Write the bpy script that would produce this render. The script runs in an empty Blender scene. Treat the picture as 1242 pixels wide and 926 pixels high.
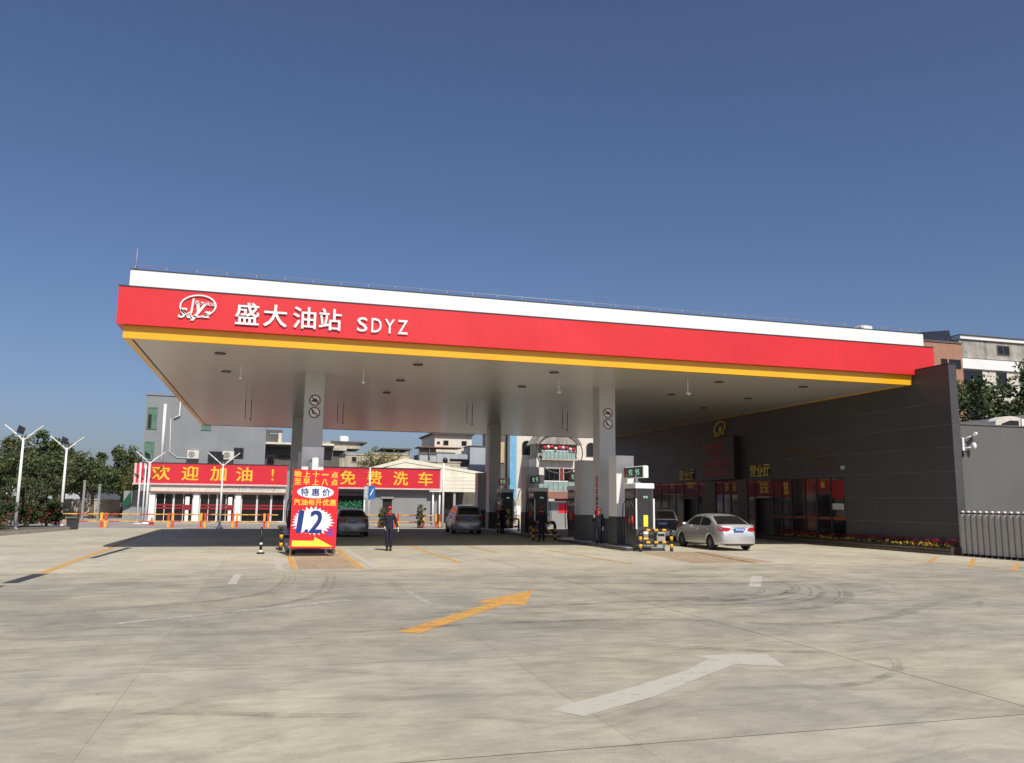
import bpy, bmesh, math, random
from mathutils import Vector, Matrix
rnd = random.Random(7)
S = bpy.context.scene
COL = S.collection
PI = math.pi

# ------------------------------------------------------------------ camera
cam_d = bpy.data.cameras.new('camera'); cam = bpy.data.objects.new('camera', cam_d); COL.objects.link(cam)
FW = Vector((0.27689211, 0.94988461, 0.14508613)); RT = Vector((0.95954966, -0.28133757, 0.01065917)); UP = Vector((-0.05094316, -0.1362659, 0.98936161))
cam.matrix_world = Matrix(((RT.x, UP.x, -FW.x, 0), (RT.y, UP.y, -FW.y, 0), (RT.z, UP.z, -FW.z, 1.95), (0, 0, 0, 1)))
cam_d.sensor_width = 36; cam_d.lens = 996.66 / 1242 * 36
cam_d.clip_start = 0.1; cam_d.clip_end = 3000
S.camera = cam

# ------------------------------------------------------------------ sky and sun
LIGHT = Vector((-0.14, 0.935, -1.0)).normalized()
EL = math.asin(-LIGHT.z); AZ = math.atan2(-LIGHT.x, -LIGHT.y)      # azimuth from +Y towards +X
w = bpy.data.worlds.new('World'); S.world = w; w.use_nodes = True
nt = w.node_tree
sky = nt.nodes.new('ShaderNodeTexSky'); sky.sky_type = 'NISHITA'; sky.sun_disc = False
sky.sun_elevation = EL; sky.sun_rotation = AZ
sky.air_density = 1.0; sky.dust_density = 1.7; sky.ozone_density = 5.0; sky.altitude = 0
bg = nt.nodes['Background']; bg.inputs['Strength'].default_value = 0.079
tint = nt.nodes.new('ShaderNodeMix'); tint.data_type = 'RGBA'; tint.blend_type = 'MULTIPLY'; tint.inputs[0].default_value = 1; tint.inputs[7].default_value = (1.05, 1.01, 1.13, 1)
nt.links.new(sky.outputs[0], tint.inputs[6]); nt.links.new(tint.outputs[2], bg.inputs[0])
sun_d = bpy.data.lights.new('sun', 'SUN'); sun_d.energy = 4.6; sun_d.angle = math.radians(0.5); sun_d.color = (1.0, 0.93, 0.82)
sun = bpy.data.objects.new('sun', sun_d); COL.objects.link(sun)
sun.rotation_euler = LIGHT.to_track_quat('-Z', 'Y').to_euler(); sun.location = (10, -20, 60)
S.view_settings.view_transform = 'Standard'; S.view_settings.look = 'None'
S.view_settings.exposure = 0.0; S.view_settings.gamma = 1.0

# ------------------------------------------------------------------ materials
def mat(name, c, rough=0.6, metal=0.0, var=0.12, scale=1.5, bump=0.0, bscale=40, spec=0.5, coat=0.0, stretch=(1, 1, 1), emit=None, streak=0.0, obj_rand=0.0, rvar=0.08):
    m = bpy.data.materials.new(name); m.use_nodes = True
    n = m.node_tree.nodes; l = m.node_tree.links; b = n['Principled BSDF']
    b.inputs['Roughness'].default_value = rough; b.inputs['Metallic'].default_value = metal
    b.inputs['Specular IOR Level'].default_value = spec
    b.inputs['Coat Weight'].default_value = coat
    c = tuple(c)
    geo = n.new('ShaderNodeNewGeometry'); mp = n.new('ShaderNodeMapping'); mp.inputs['Scale'].default_value = stretch
    l.new(geo.outputs['Position'], mp.inputs['Vector'])
    nz = n.new('ShaderNodeTexNoise'); nz.inputs['Scale'].default_value = scale; nz.inputs['Detail'].default_value = 5; nz.inputs['Roughness'].default_value = 0.62
    l.new(mp.outputs[0], nz.inputs['Vector'])
    mx = n.new('ShaderNodeMix'); mx.data_type = 'RGBA'
    mx.inputs[6].default_value = (c[0]*(1-var), c[1]*(1-var), c[2]*(1-var), 1)
    mx.inputs[7].default_value = (min(1, c[0]*(1+var)), min(1, c[1]*(1+var)), min(1, c[2]*(1+var)), 1)
    mr = n.new('ShaderNodeMapRange'); mr.inputs[1].default_value = 0.3; mr.inputs[2].default_value = 0.7
    l.new(nz.outputs['Fac'], mr.inputs[0]); l.new(mr.outputs[0], mx.inputs[0])
    last = mx.outputs[2]
    if streak:
        mp2 = n.new('ShaderNodeMapping'); mp2.inputs['Scale'].default_value = (1.1, 1.1, 0.10); l.new(geo.outputs['Position'], mp2.inputs['Vector'])
        n2 = n.new('ShaderNodeTexNoise'); n2.inputs['Scale'].default_value = 1.6; n2.inputs['Detail'].default_value = 4; l.new(mp2.outputs[0], n2.inputs['Vector'])
        r2 = n.new('ShaderNodeMapRange'); r2.inputs[1].default_value = 0.45; r2.inputs[2].default_value = 0.72; r2.inputs[3].default_value = 1; r2.inputs[4].default_value = 1-streak
        l.new(n2.outputs['Fac'], r2.inputs[0])
        m2 = n.new('ShaderNodeMix'); m2.data_type = 'RGBA'; m2.blend_type = 'MULTIPLY'; m2.inputs[0].default_value = 1
        l.new(last, m2.inputs[6]); l.new(r2.outputs[0], m2.inputs[7]); last = m2.outputs[2]
    if obj_rand:
        oi = n.new('ShaderNodeObjectInfo'); r3 = n.new('ShaderNodeMapRange'); r3.inputs[3].default_value = 1-obj_rand; r3.inputs[4].default_value = 1+obj_rand
        l.new(oi.outputs['Random'], r3.inputs[0])
        m3 = n.new('ShaderNodeMix'); m3.data_type = 'RGBA'; m3.blend_type = 'MULTIPLY'; m3.inputs[0].default_value = 1
        l.new(last, m3.inputs[6]); l.new(r3.outputs[0], m3.inputs[7]); last = m3.outputs[2]
    l.new(last, b.inputs['Base Color'])
    rr = n.new('ShaderNodeMapRange'); rr.inputs[3].default_value = max(0.02, rough-rvar); rr.inputs[4].default_value = min(1, rough+rvar)
    l.new(nz.outputs['Fac'], rr.inputs[0]); l.new(rr.outputs[0], b.inputs['Roughness'])
    if bump:
        bz = n.new('ShaderNodeTexNoise'); bz.inputs['Scale'].default_value = bscale; bz.inputs['Detail'].default_value = 4
        l.new(geo.outputs['Position'], bz.inputs['Vector'])
        bp = n.new('ShaderNodeBump'); bp.inputs['Strength'].default_value = bump; bp.inputs['Distance'].default_value = 0.02
        l.new(bz.outputs['Fac'], bp.inputs['Height']); l.new(bp.outputs[0], b.inputs['Normal'])
    if emit:
        b.inputs['Emission Color'].default_value = (*emit[:3], 1); b.inputs['Emission Strength'].default_value = emit[3]
    return m

def concrete(name, c, light):
    m = bpy.data.materials.new(name); m.use_nodes = True
    n = m.node_tree.nodes; l = m.node_tree.links; b = n['Principled BSDF']; b.inputs['Roughness'].default_value = 0.8; b.inputs['Specular IOR Level'].default_value = 0.3
    geo = n.new('ShaderNodeNewGeometry')
    wn = n.new('ShaderNodeTexNoise'); wn.inputs['Scale'].default_value = 0.22; wn.inputs['Detail'].default_value = 3; l.new(geo.outputs['Position'], wn.inputs['Vector'])
    wm = n.new('ShaderNodeVectorMath'); wm.operation = 'MULTIPLY_ADD'; wm.inputs[1].default_value = (3.2, 3.2, 0); l.new(wn.outputs['Color'], wm.inputs[0]); l.new(geo.outputs['Position'], wm.inputs[2])
    def noise(scale, stretch, det=6, rough=0.6, rot=0.0, warp=False, off=0.0):
        mp = n.new('ShaderNodeMapping'); mp.inputs['Scale'].default_value = stretch; mp.inputs['Location'].default_value = (off, off*1.7, 0)
        src = wm.outputs[0] if warp else geo.outputs['Position']
        if rot:
            vr = n.new('ShaderNodeVectorRotate'); vr.rotation_type = 'Z_AXIS'; vr.inputs['Angle'].default_value = math.radians(rot); l.new(src, vr.inputs['Vector']); src = vr.outputs[0]
        l.new(src, mp.inputs['Vector'])
        z = n.new('ShaderNodeTexNoise'); z.inputs['Scale'].default_value = scale; z.inputs['Detail'].default_value = det; z.inputs['Roughness'].default_value = rough
        l.new(mp.outputs[0], z.inputs['Vector']); return z.outputs['Fac']
    def rng(s, a, bb, lo, hi):
        r = n.new('ShaderNodeMapRange'); r.interpolation_type = 'SMOOTHSTEP'; r.inputs[1].default_value = a; r.inputs[2].default_value = bb; r.inputs[3].default_value = lo; r.inputs[4].default_value = hi; l.new(s, r.inputs[0]); return r.outputs[0]
    def mul(a, f):
        x = n.new('ShaderNodeMix'); x.data_type = 'RGBA'; x.blend_type = 'MULTIPLY'; x.inputs[0].default_value = 1; l.new(a, x.inputs[6]); l.new(f, x.inputs[7]); return x.outputs[2]
    base = n.new('ShaderNodeMix'); base.data_type = 'RGBA'
    base.inputs[6].default_value = (c[0]*0.93, c[1]*0.94, c[2]*0.97, 1); base.inputs[7].default_value = (c[0]*1.08, c[1]*1.07, c[2]*1.02, 1)
    l.new(rng(noise(0.22, (1, 1, 1), 6, 0.6), 0.36, 0.64, 0, 1), base.inputs[0])
    o = base.outputs[2]; k = 0.6 if light else 1.0
    o = mul(o, rng(noise(0.9, (1, 1, 1), 10, 0.72), 0.36, 0.64, 1-0.17*k, 1.07))                       # mottling
    o = mul(o, rng(noise(0.8, (0.22, 2.6, 1), 9, 0.68, 6, True), 0.48, 0.72, 1.0, 1-0.27*k))           # rubber sweeps, three headings
    o = mul(o, rng(noise(0.9, (0.20, 3.2, 1), 9, 0.70, -28, True, 7), 0.52, 0.74, 1.0, 1-0.22*k))
    o = mul(o, rng(noise(1.0, (0.25, 3.0, 1), 9, 0.70, 62, True, 13), 0.56, 0.76, 1.0, 1-0.16*k))
    o = mul(o, rng(noise(1.1, (0.22, 2.4, 1), 9, 0.72, 12, True, 21), 0.54, 0.74, 1.0, 1.17))          # pale scuffs
    o = mul(o, rng(noise(3.2, (0.5, 1.6, 1), 8, 0.75, -8), 0.34, 0.66, 0.91, 1.06))
    if not light:   # lanes where cars turn in: grimy, broken up by noise
        sp = n.new('ShaderNodeSeparateXYZ'); l.new(wm.outputs[0], sp.inputs[0])
        band = n.new('ShaderNodeMath'); band.operation = 'MULTIPLY'; l.new(rng(sp.outputs['Y'], 10.5, 15.0, 0, 1), band.inputs[0]); l.new(rng(sp.outputs['Y'], 21.5, 26.0, 1, 0), band.inputs[1])
        b2_ = n.new('ShaderNodeMath'); b2_.operation = 'MULTIPLY'; l.new(band.outputs[0], b2_.inputs[0]); l.new(rng(noise(0.45, (0.5, 1.3, 1), 8, 0.7, 10, True, 31), 0.36, 0.62, 0.25, 1.0), b2_.inputs[1])
        x = n.new('ShaderNodeMix'); x.data_type = 'RGBA'; x.blend_type = 'MULTIPLY'; x.inputs[7].default_value = (0.74, 0.755, 0.79, 1); l.new(b2_.outputs[0], x.inputs[0]); l.new(o, x.inputs[6]); o = x.outputs[2]
    o = mul(o, rng(noise(55, (1, 1, 1), 5, 0.75), 0.3, 0.7, 0.90, 1.08))                               # grain
    o = mul(o, rng(noise(4.5, (1, 1, 1), 4, 0.55, 0, False, 3), 0.69, 0.75, 1.0, 0.66))                # oil drips
    oi = n.new('ShaderNodeObjectInfo'); o = mul(o, rng(oi.outputs['Random'], 0, 1, 0.94, 1.04))
    l.new(o, b.inputs['Base Color'])
    bp = n.new('ShaderNodeBump'); bp.inputs['Strength'].default_value = 0.35; bp.inputs['Distance'].default_value = 0.012
    l.new(noise(38, (1, 1, 1), 7, 0.75), bp.inputs['Height']); l.new(bp.outputs[0], b.inputs['Normal'])
    return m

def worn_paint(name, c, cover=0.5, alpha=1.0, scale=4.5, keep=0.35):
    """paint film on concrete: worn through in patches (the hole shows the slab under it)"""
    m = bpy.data.materials.new(name); m.use_nodes = True
    n = m.node_tree.nodes; l = m.node_tree.links; b = n['Principled BSDF']; b.inputs['Roughness'].default_value = 0.75
    geo = n.new('ShaderNodeNewGeometry')
    z = n.new('ShaderNodeTexNoise'); z.inputs['Scale'].default_value = scale; z.inputs['Detail'].default_value = 10; z.inputs['Roughness'].default_value = 0.78; l.new(geo.outputs['Position'], z.inputs['Vector'])
    r = n.new('ShaderNodeMapRange'); r.inputs[1].default_value = cover-0.1; r.inputs[2].default_value = cover+0.12; r.inputs[3].default_value = alpha; r.inputs[4].default_value = alpha*keep
    l.new(z.outputs['Fac'], r.inputs[0]); l.new(r.outputs[0], b.inputs['Alpha'])
    g = n.new('ShaderNodeTexNoise'); g.inputs['Scale'].default_value = 25; g.inputs['Detail'].default_value = 5; l.new(geo.outputs['Position'], g.inputs['Vector'])
    mx = n.new('ShaderNodeMix'); mx.data_type = 'RGBA'; mx.inputs[6].default_value = (c[0]*.8, c[1]*.8, c[2]*.8, 1); mx.inputs[7].default_value = (*c, 1)
    l.new(g.outputs['Fac'], mx.inputs[0]); l.new(mx.outputs[2], b.inputs['Base Color'])
    return m

def leaf_mat(name, c, c2):
    m = bpy.data.materials.new(name); m.use_nodes = True
    n = m.node_tree.nodes; l = m.node_tree.links; b = n['Principled BSDF']; b.inputs['Roughness'].default_value = 0.55; b.inputs['Specular IOR Level'].default_value = 0.3
    geo = n.new('ShaderNodeNewGeometry')
    z = n.new('ShaderNodeTexNoise'); z.inputs['Scale'].default_value = 0.9; z.inputs['Detail'].default_value = 3; l.new(geo.outputs['Position'], z.inputs['Vector'])
    ad = n.new('ShaderNodeMath'); ad.operation = 'ADD'; l.new(z.outputs['Fac'], ad.inputs[0])
    sc = n.new('ShaderNodeMath'); sc.operation = 'MULTIPLY_ADD'; sc.inputs[1].default_value = 0.5; sc.inputs[2].default_value = -0.25
    l.new(geo.outputs['Random Per Island'], sc.inputs[0]); l.new(sc.outputs[0], ad.inputs[1])
    r = n.new('ShaderNodeMapRange'); r.inputs[1].default_value = 0.25; r.inputs[2].default_value = 0.75; l.new(ad.outputs[0], r.inputs[0])
    mx = n.new('ShaderNodeMix'); mx.data_type = 'RGBA'; mx.inputs[6].default_value = (*c, 1); mx.inputs[7].default_value = (*c2, 1)
    l.new(r.outputs[0], mx.inputs[0]); l.new(mx.outputs[2], b.inputs['Base Color'])
    return m

M = {}
M['soil'] = mat('soil ground', (0.16, 0.14, 0.11), 0.95, var=0.3, scale=0.3, bump=0.3)
M['conc'] = concrete('yard concrete', (0.455, 0.424, 0.326), False)
M['conc2'] = concrete('forecourt concrete', (0.49, 0.456, 0.358), True)
M['maroon'] = mat('dark maroon print', (0.13, 0.045, 0.045), 0.6)
M['lens'] = mat('frosted lamp lens', (0.22, 0.21, 0.20), 0.3)
M['joint'] = mat('joint filler', (0.075, 0.067, 0.055), 0.95, var=0.3, scale=3)
M['asph'] = mat('grey pavement', (0.30, 0.29, 0.27), 0.9, var=0.2, scale=0.5, bump=0.2)
M['pale'] = mat('pale paving', (0.42, 0.36, 0.30), 0.9, var=0.2, scale=0.4, bump=0.2)
M['kerb'] = mat('kerb stone', (0.38, 0.34, 0.29), 0.85, var=0.2, scale=3, bump=0.3)
M['ypaint'] = worn_paint('yellow road paint', (0.70, 0.38, 0.10), 0.60)
M['ypaint2'] = worn_paint('faded yellow road paint', (0.68, 0.40, 0.12), 0.48)
M['wpaint'] = worn_paint('worn white road paint', (0.66, 0.64, 0.54), 0.62, 0.82, 4.5, 0.5)
M['wpaint2'] = worn_paint('faded white road paint', (0.64, 0.61, 0.53), 0.52, 0.8, 3.0, 0.15)
M['peach'] = worn_paint('peach pad paint', (0.55, 0.36, 0.20), 0.50, 0.55)
M['tyre_mark'] = worn_paint('rubber tyre mark', (0.13, 0.12, 0.11), 0.49, 0.33, 2.0, 0.0)
M['red'] = mat('red fascia panel', (0.66, 0.026, 0.032), 0.38, var=0.05, scale=0.4, coat=0.1, streak=0.04, obj_rand=0.004)
M['white'] = mat('white metal panel', (0.80, 0.80, 0.79), 0.4, var=0.04, scale=0.5)
M['wpaintm'] = mat('white painted steel', (0.78, 0.78, 0.77), 0.42, var=0.06, scale=4)
M['yellow'] = mat('yellow trim', (0.80, 0.42, 0.02), 0.25, var=0.05, scale=0.6)
M['gold'] = mat('gold lettering', (0.78, 0.56, 0.08), 0.4, var=0.1, scale=3)
M['golddim'] = mat('dim brass lettering', (0.16, 0.09, 0.02), 0.5, var=0.2, scale=3)
M['black'] = mat('black plastic', (0.015, 0.015, 0.016), 0.45, var=0.2, scale=6)
M['dark'] = mat('dark cap strip', (0.03, 0.03, 0.035), 0.5)
M['soffit'] = mat('soffit aluminium panel', (0.54, 0.515, 0.46), 0.31, 0.15, var=0.03, scale=0.12, spec=0.6, rvar=0.015)
M['alu'] = mat('grey aluminium cladding', (0.52, 0.53, 0.54), 0.34, 0.15, var=0.04, scale=0.6, obj_rand=0.03)
M['kick'] = mat('dark plinth cladding', (0.065, 0.065, 0.07), 0.4, var=0.1)
M['wall'] = mat('charcoal wall panel', (0.064, 0.064, 0.067), 0.5, var=0.06, scale=0.7, obj_rand=0.07, bump=0.03, bscale=90)
M['seam'] = mat('light seam sealant', (0.17, 0.17, 0.17), 0.8)
M['lowwall'] = mat('grey rendered wall', (0.122, 0.122, 0.118), 0.9, var=0.09, scale=0.35, bump=0.2, bscale=60, streak=0.04)
M['shed'] = mat('dark shed roof', (0.12, 0.12, 0.125), 0.7, var=0.15, scale=1)
M['glass'] = mat('dark window glass', (0.012, 0.013, 0.015), 0.06, var=0.1, spec=0.6)
M['glassm'] = mat('smoked car glass', (0.012, 0.013, 0.014), 0.05, var=0.1, spec=0.6)
M['frame'] = mat('dark window frame', (0.03, 0.03, 0.032), 0.4)
M['brown'] = mat('brown stone pillar', (0.075, 0.06, 0.045), 0.5, var=0.15, scale=3)
M['darkred'] = mat('dark red sheet', (0.24, 0.009, 0.013), 0.6, var=0.1)
M['orange'] = mat('orange glass strip', (0.26, 0.06, 0.022), 0.6, var=0.1)
M['led'] = mat('red display text', (0.20, 0.01, 0.012), 0.5, emit=(1, 0.03, 0.03, 0.035))
M['ledg'] = mat('green display text', (0.3, 0.6, 0.4), 0.5, emit=(0.6, 1, 0.75, 0.5))
M['green'] = mat('green price board', (0.010, 0.085, 0.045), 0.35, var=0.1)
M['greenw'] = mat('green tinted window', (0.11, 0.20, 0.145), 0.25, var=0.2, scale=1.2)
M['brush'] = mat('green wash brush', (0.05, 0.24, 0.13), 0.9, var=0.5, scale=12)
M['banner'] = mat('red vinyl banner', (0.60, 0.018, 0.035), 0.5, var=0.06, scale=1.0, bump=0.06, bscale=3)
M['pinkedge'] = mat('pale banner edge', (0.70, 0.50, 0.50), 0.5)
M['btext'] = mat('yellow banner text', (0.85, 0.50, 0.03), 0.5)
M['gbuild'] = mat('grey painted render', (0.235, 0.25, 0.265), 0.9, var=0.09, scale=0.35, bump=0.15, bscale=30, streak=0.03)
M['gbuild2'] = mat('grey ground floor wall', (0.26, 0.27, 0.27), 0.9, var=0.08, scale=0.4, bump=0.15, streak=0.03)
M['dgrey'] = mat('dark grey building wall', (0.12, 0.115, 0.105), 0.9, var=0.15, scale=0.6, streak=0.2)
M['beige'] = mat('old beige render', (0.46, 0.42, 0.34), 0.92, var=0.22, scale=0.6, bump=0.25, bscale=12, streak=0.35)
M['tan'] = mat('tan tiled wall', (0.50, 0.40, 0.24), 0.85, var=0.14, scale=0.8, streak=0.2)
M['cream'] = mat('cream sheet roof', (0.74, 0.71, 0.58), 0.6, var=0.08, scale=0.5, streak=0.1)
M['creamw'] = mat('cream white wall', (0.66, 0.62, 0.54), 0.88, var=0.06, scale=0.5, bump=0.1, streak=0.15)
M['bluew'] = mat('pale blue grey render', (0.38, 0.42, 0.47), 0.9, var=0.08, scale=0.6, streak=0.15)
M['blue'] = mat('sky blue tile', (0.16, 0.40, 0.62), 0.5, var=0.1, scale=2)
M['teal'] = mat('teal balcony panel', (0.26, 0.36, 0.34), 0.6, var=0.2, scale=2)
M['brick'] = mat('terracotta tile wall', (0.36, 0.19, 0.125), 0.85, var=0.12, scale=1.2, bump=0.15)
M['terra'] = mat('terracotta awning', (0.22, 0.10, 0.075), 0.8, var=0.2, scale=3)
M['oldgrey'] = mat('weathered parapet render', (0.36, 0.34, 0.30), 0.95, var=0.32, scale=0.8, bump=0.2, streak=0.45)
M['solar'] = mat('solar panel cell', (0.022, 0.022, 0.025), 0.3, var=0.25, scale=3)
M['steel'] = mat('brushed steel gate', (0.46, 0.45, 0.42), 0.42, 0.35, var=0.08, scale=3)
M['hyellow'] = mat('hazard yellow', (0.78, 0.40, 0.015), 0.45, var=0.08, scale=5)
M['barry'] = mat('barrier yellow', (0.75, 0.40, 0.05), 0.5, var=0.15, scale=4)
M['barr'] = mat('barrier red', (0.55, 0.07, 0.04), 0.5, var=0.2, scale=4)
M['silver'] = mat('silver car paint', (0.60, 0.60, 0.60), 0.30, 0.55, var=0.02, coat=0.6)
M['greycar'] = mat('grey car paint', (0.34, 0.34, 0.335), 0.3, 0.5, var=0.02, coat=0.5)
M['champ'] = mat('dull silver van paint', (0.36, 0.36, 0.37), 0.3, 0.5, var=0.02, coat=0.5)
M['whitecar'] = mat('white car paint', (0.6, 0.6, 0.6), 0.35, 0, var=0.03, coat=0.4)
M['rubber'] = mat('tyre rubber', (0.02, 0.02, 0.021), 0.85, var=0.2, scale=9)
M['rim'] = mat('alloy rim', (0.30, 0.30, 0.30), 0.35, 0.7)
M['tail'] = mat('tail lamp red', (0.45, 0.012, 0.02), 0.15, var=0.05, coat=0.5)
M['plate'] = mat('blue number plate', (0.03, 0.16, 0.50), 0.4)
M['signblue'] = mat('blue sign face', (0.03, 0.15, 0.45), 0.4)
M['signred'] = mat('red poster vinyl', (0.78, 0.018, 0.03), 0.4, var=0.03)
M['signyel'] = mat('yellow print', (0.90, 0.72, 0.06), 0.45)
M['signora'] = mat('orange print', (0.92, 0.58, 0.05), 0.45)
M['signpurple'] = mat('violet print', (0.10, 0.05, 0.38), 0.45)
M['signnavy'] = mat('navy blue print', (0.010, 0.035, 0.20), 0.45)
M['signw'] = mat('white print', (0.82, 0.82, 0.84), 0.45, var=0.02)
M['skin'] = mat('skin', (0.42, 0.23, 0.15), 0.55, var=0.06, scale=8)
M['navy'] = mat('navy work cloth', (0.010, 0.011, 0.026), 0.85, var=0.25, scale=9, bump=0.3, bscale=25)
M['redcloth'] = mat('red cloth', (0.52, 0.025, 0.04), 0.8, var=0.1, scale=9)
M['glove'] = mat('white glove cloth', (0.70, 0.68, 0.64), 0.85)
M['shoe'] = mat('black shoe', (0.012, 0.012, 0.012), 0.5)
M['hair'] = mat('black hair', (0.01, 0.009, 0.008), 0.7)
M['bark'] = mat('tree bark', (0.13, 0.105, 0.08), 0.95, var=0.3, scale=6, bump=0.5, bscale=18)
M['leafA'] = leaf_mat('dark green leaves', (0.028, 0.048, 0.018), (0.105, 0.13, 0.048))
M['leafB'] = leaf_mat('olive leaves', (0.05, 0.062, 0.022), (0.15, 0.15, 0.06))
M['leafC'] = leaf_mat('yellow green leaves', (0.10, 0.11, 0.03), (0.24, 0.22, 0.09))
M['leafR'] = leaf_mat('red blossom', (0.16, 0.015, 0.025), (0.34, 0.03, 0.05))
M['leafY'] = leaf_mat('yellow blossom', (0.50, 0.36, 0.03), (0.68, 0.5, 0.06))
M['leafG'] = leaf_mat('shrub leaves', (0.02, 0.04, 0.014), (0.07, 0.09, 0.03))
M['wood'] = mat('dark planter timber', (0.075, 0.045, 0.028), 0.8, var=0.2, scale=5, obj_rand=0.15)
M['acw'] = mat('air conditioner casing', (0.62, 0.60, 0.55), 0.5, var=0.06)
M['grate_shadow'] = mat('dark drain grate', (0.045, 0.045, 0.046), 0.7, var=0.2, scale=4)  # tone of the drain patches and of the painted shadow strip
M['pot'] = mat('clay pot', (0.2, 0.1, 0.06), 0.8)

# ------------------------------------------------------------------ mesh helpers
class MB:
    def __init__(s): s.v = []; s.f = []; s.mi = []; s.cur = 0; s.sm = []
    def add(s, vs, fs, smooth=False):
        o = len(s.v); s.v += [tuple(p) for p in vs]; s.f += [tuple(i+o for i in f) for f in fs]; s.mi += [s.cur]*len(fs); s.sm += [smooth]*len(fs); return s
    def box(s, x0, x1, y0, y1, z0, z1):
        vs = [(x0,y0,z0),(x1,y0,z0),(x1,y1,z0),(x0,y1,z0),(x0,y0,z1),(x1,y0,z1),(x1,y1,z1),(x0,y1,z1)]
        return s.add(vs, [(0,3,2,1),(4,5,6,7),(0,1,5,4),(1,2,6,5),(2,3,7,6),(3,0,4,7)])
    def bbox(s, x0, x1, y0, y1, z0, z1, b=0.02):
        """box with chamfered vertical and top edges"""
        def ring(i, z): return [(x0+i+b,y0+i,z),(x1-i-b,y0+i,z),(x1-i,y0+i+b,z),(x1-i,y1-i-b,z),(x1-i-b,y1-i,z),(x0+i+b,y1-i,z),(x0+i,y1-i-b,z),(x0+i,y0+i+b,z)]
        vs = ring(0,z0)+ring(0,z1-b)+ring(b,z1); fs = [tuple(range(7,-1,-1)), tuple(range(16,24))]
        for k in range(2):
            for i in range(8): fs.append((k*8+i, k*8+(i+1)%8, k*8+8+(i+1)%8, k*8+8+i))
        return s.add(vs, fs)
    def tube(s, pts, rads, n=8, cap=True):
        pts = [Vector(p) for p in pts]
        if not isinstance(rads, (list, tuple)): rads = [rads]*len(pts)
        vs = []; fs = []; a = None
        for i, p in enumerate(pts):
            d = (pts[min(i+1, len(pts)-1)] - pts[max(i-1, 0)]).normalized()
            if a is None: a = d.orthogonal().normalized()
            a = (a - d*a.dot(d)).normalized(); b = d.cross(a)
            for k in range(n):
                t = 2*PI*k/n; vs.append(p + (a*math.cos(t)+b*math.sin(t))*rads[i])
        for i in range(len(pts)-1):
            for k in range(n): fs.append((i*n+k, i*n+(k+1)%n, (i+1)*n+(k+1)%n, (i+1)*n+k))
        s.add(vs, fs, True)
        if cap:
            o = len(s.v)-len(vs); s.f += [tuple(o+k for k in range(n-1,-1,-1)), tuple(o+(len(pts)-1)*n+k for k in range(n))]; s.mi += [s.cur]*2; s.sm += [False]*2
        return s
    def prism(s, poly, axis, a, b):
        """polygon in the two other axes, extruded along axis from a to b"""
        def P(u, v, t): return {'x': (t,u,v), 'y': (u,t,v), 'z': (u,v,t)}[axis]
        n = len(poly); vs = [P(u,v,a) for u,v in poly]+[P(u,v,b) for u,v in poly]
        return s.add(vs, [tuple(range(n-1,-1,-1)), tuple(range(n,2*n))]+[(i,(i+1)%n,n+(i+1)%n,n+i) for i in range(n)])
    def ell(s, c, r, nu=12, nv=8):
        vs = []; fs = []
        for j in range(nv+1):
            ph = PI*j/nv
            for i in range(nu):
                th = 2*PI*i/nu; vs.append((c[0]+r[0]*math.sin(ph)*math.cos(th), c[1]+r[1]*math.sin(ph)*math.sin(th), c[2]+r[2]*math.cos(ph)))
        for j in range(nv):
            for i in range(nu): fs.append((j*nu+i, (j+1)*nu+i, (j+1)*nu+(i+1)%nu, j*nu+(i+1)%nu))
        return s.add(vs, fs, True)
    def mesh(s, name, mats):
        m = bpy.data.meshes.new(name); m.from_pydata(s.v, [], s.f)
        for x in (mats if isinstance(mats, (list, tuple)) else [mats]): m.materials.append(x)
        m.polygons.foreach_set('material_index', s.mi); m.polygons.foreach_set('use_smooth', s.sm)
        bm = bmesh.new(); bm.from_mesh(m); bmesh.ops.recalc_face_normals(bm, faces=bm.faces[:]); bm.to_mesh(m); bm.free(); m.update(); return m
    def build(s, name, mats, parent=None): return link(name, s.mesh(name, mats), parent)

def link(name, data, parent=None):
    o = bpy.data.objects.new(name, data); COL.objects.link(o)
    if parent is not None: o.parent = parent
    return o
def tag(o, label, cat, group=None):
    o['label'] = label; o['category'] = cat
    if group: o['group'] = group
    return o
def thing(name, label, cat, group=None):
    return tag(link(name, None), label, cat, group)
def rebase(t, x, y, z=0.0):
    """give a thing built in world coordinates its origin at its base"""
    t.location = (x, y, z)
    for c in t.children: c.location = (-x, -y, -z)
    return t
def struct(o): o['kind'] = 'structure'; return o
def stuff(o): o['kind'] = 'stuff'; return o
def place(t, loc, rz=0.0): t.location = loc; t.rotation_euler = (0, 0, rz); return t
def dup(t, loc, rz=0.0, label=None):
    def cp(o, par):
        c = o.copy(); COL.objects.link(c)
        if par is not None: c.parent = par
        for ch in o.children: cp(ch, c)
        return c
    r = cp(t, None); place(r, loc, rz)
    if label: r['label'] = label
    return r
ORD = ['first', 'second', 'third', 'fourth', 'fifth', 'sixth', 'seventh', 'eighth', 'ninth', 'tenth', 'eleventh', 'twelfth', 'thirteenth', 'fourteenth', 'fifteenth', 'sixteenth', 'seventeenth', 'eighteenth', 'nineteenth', 'twentieth']

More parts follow.
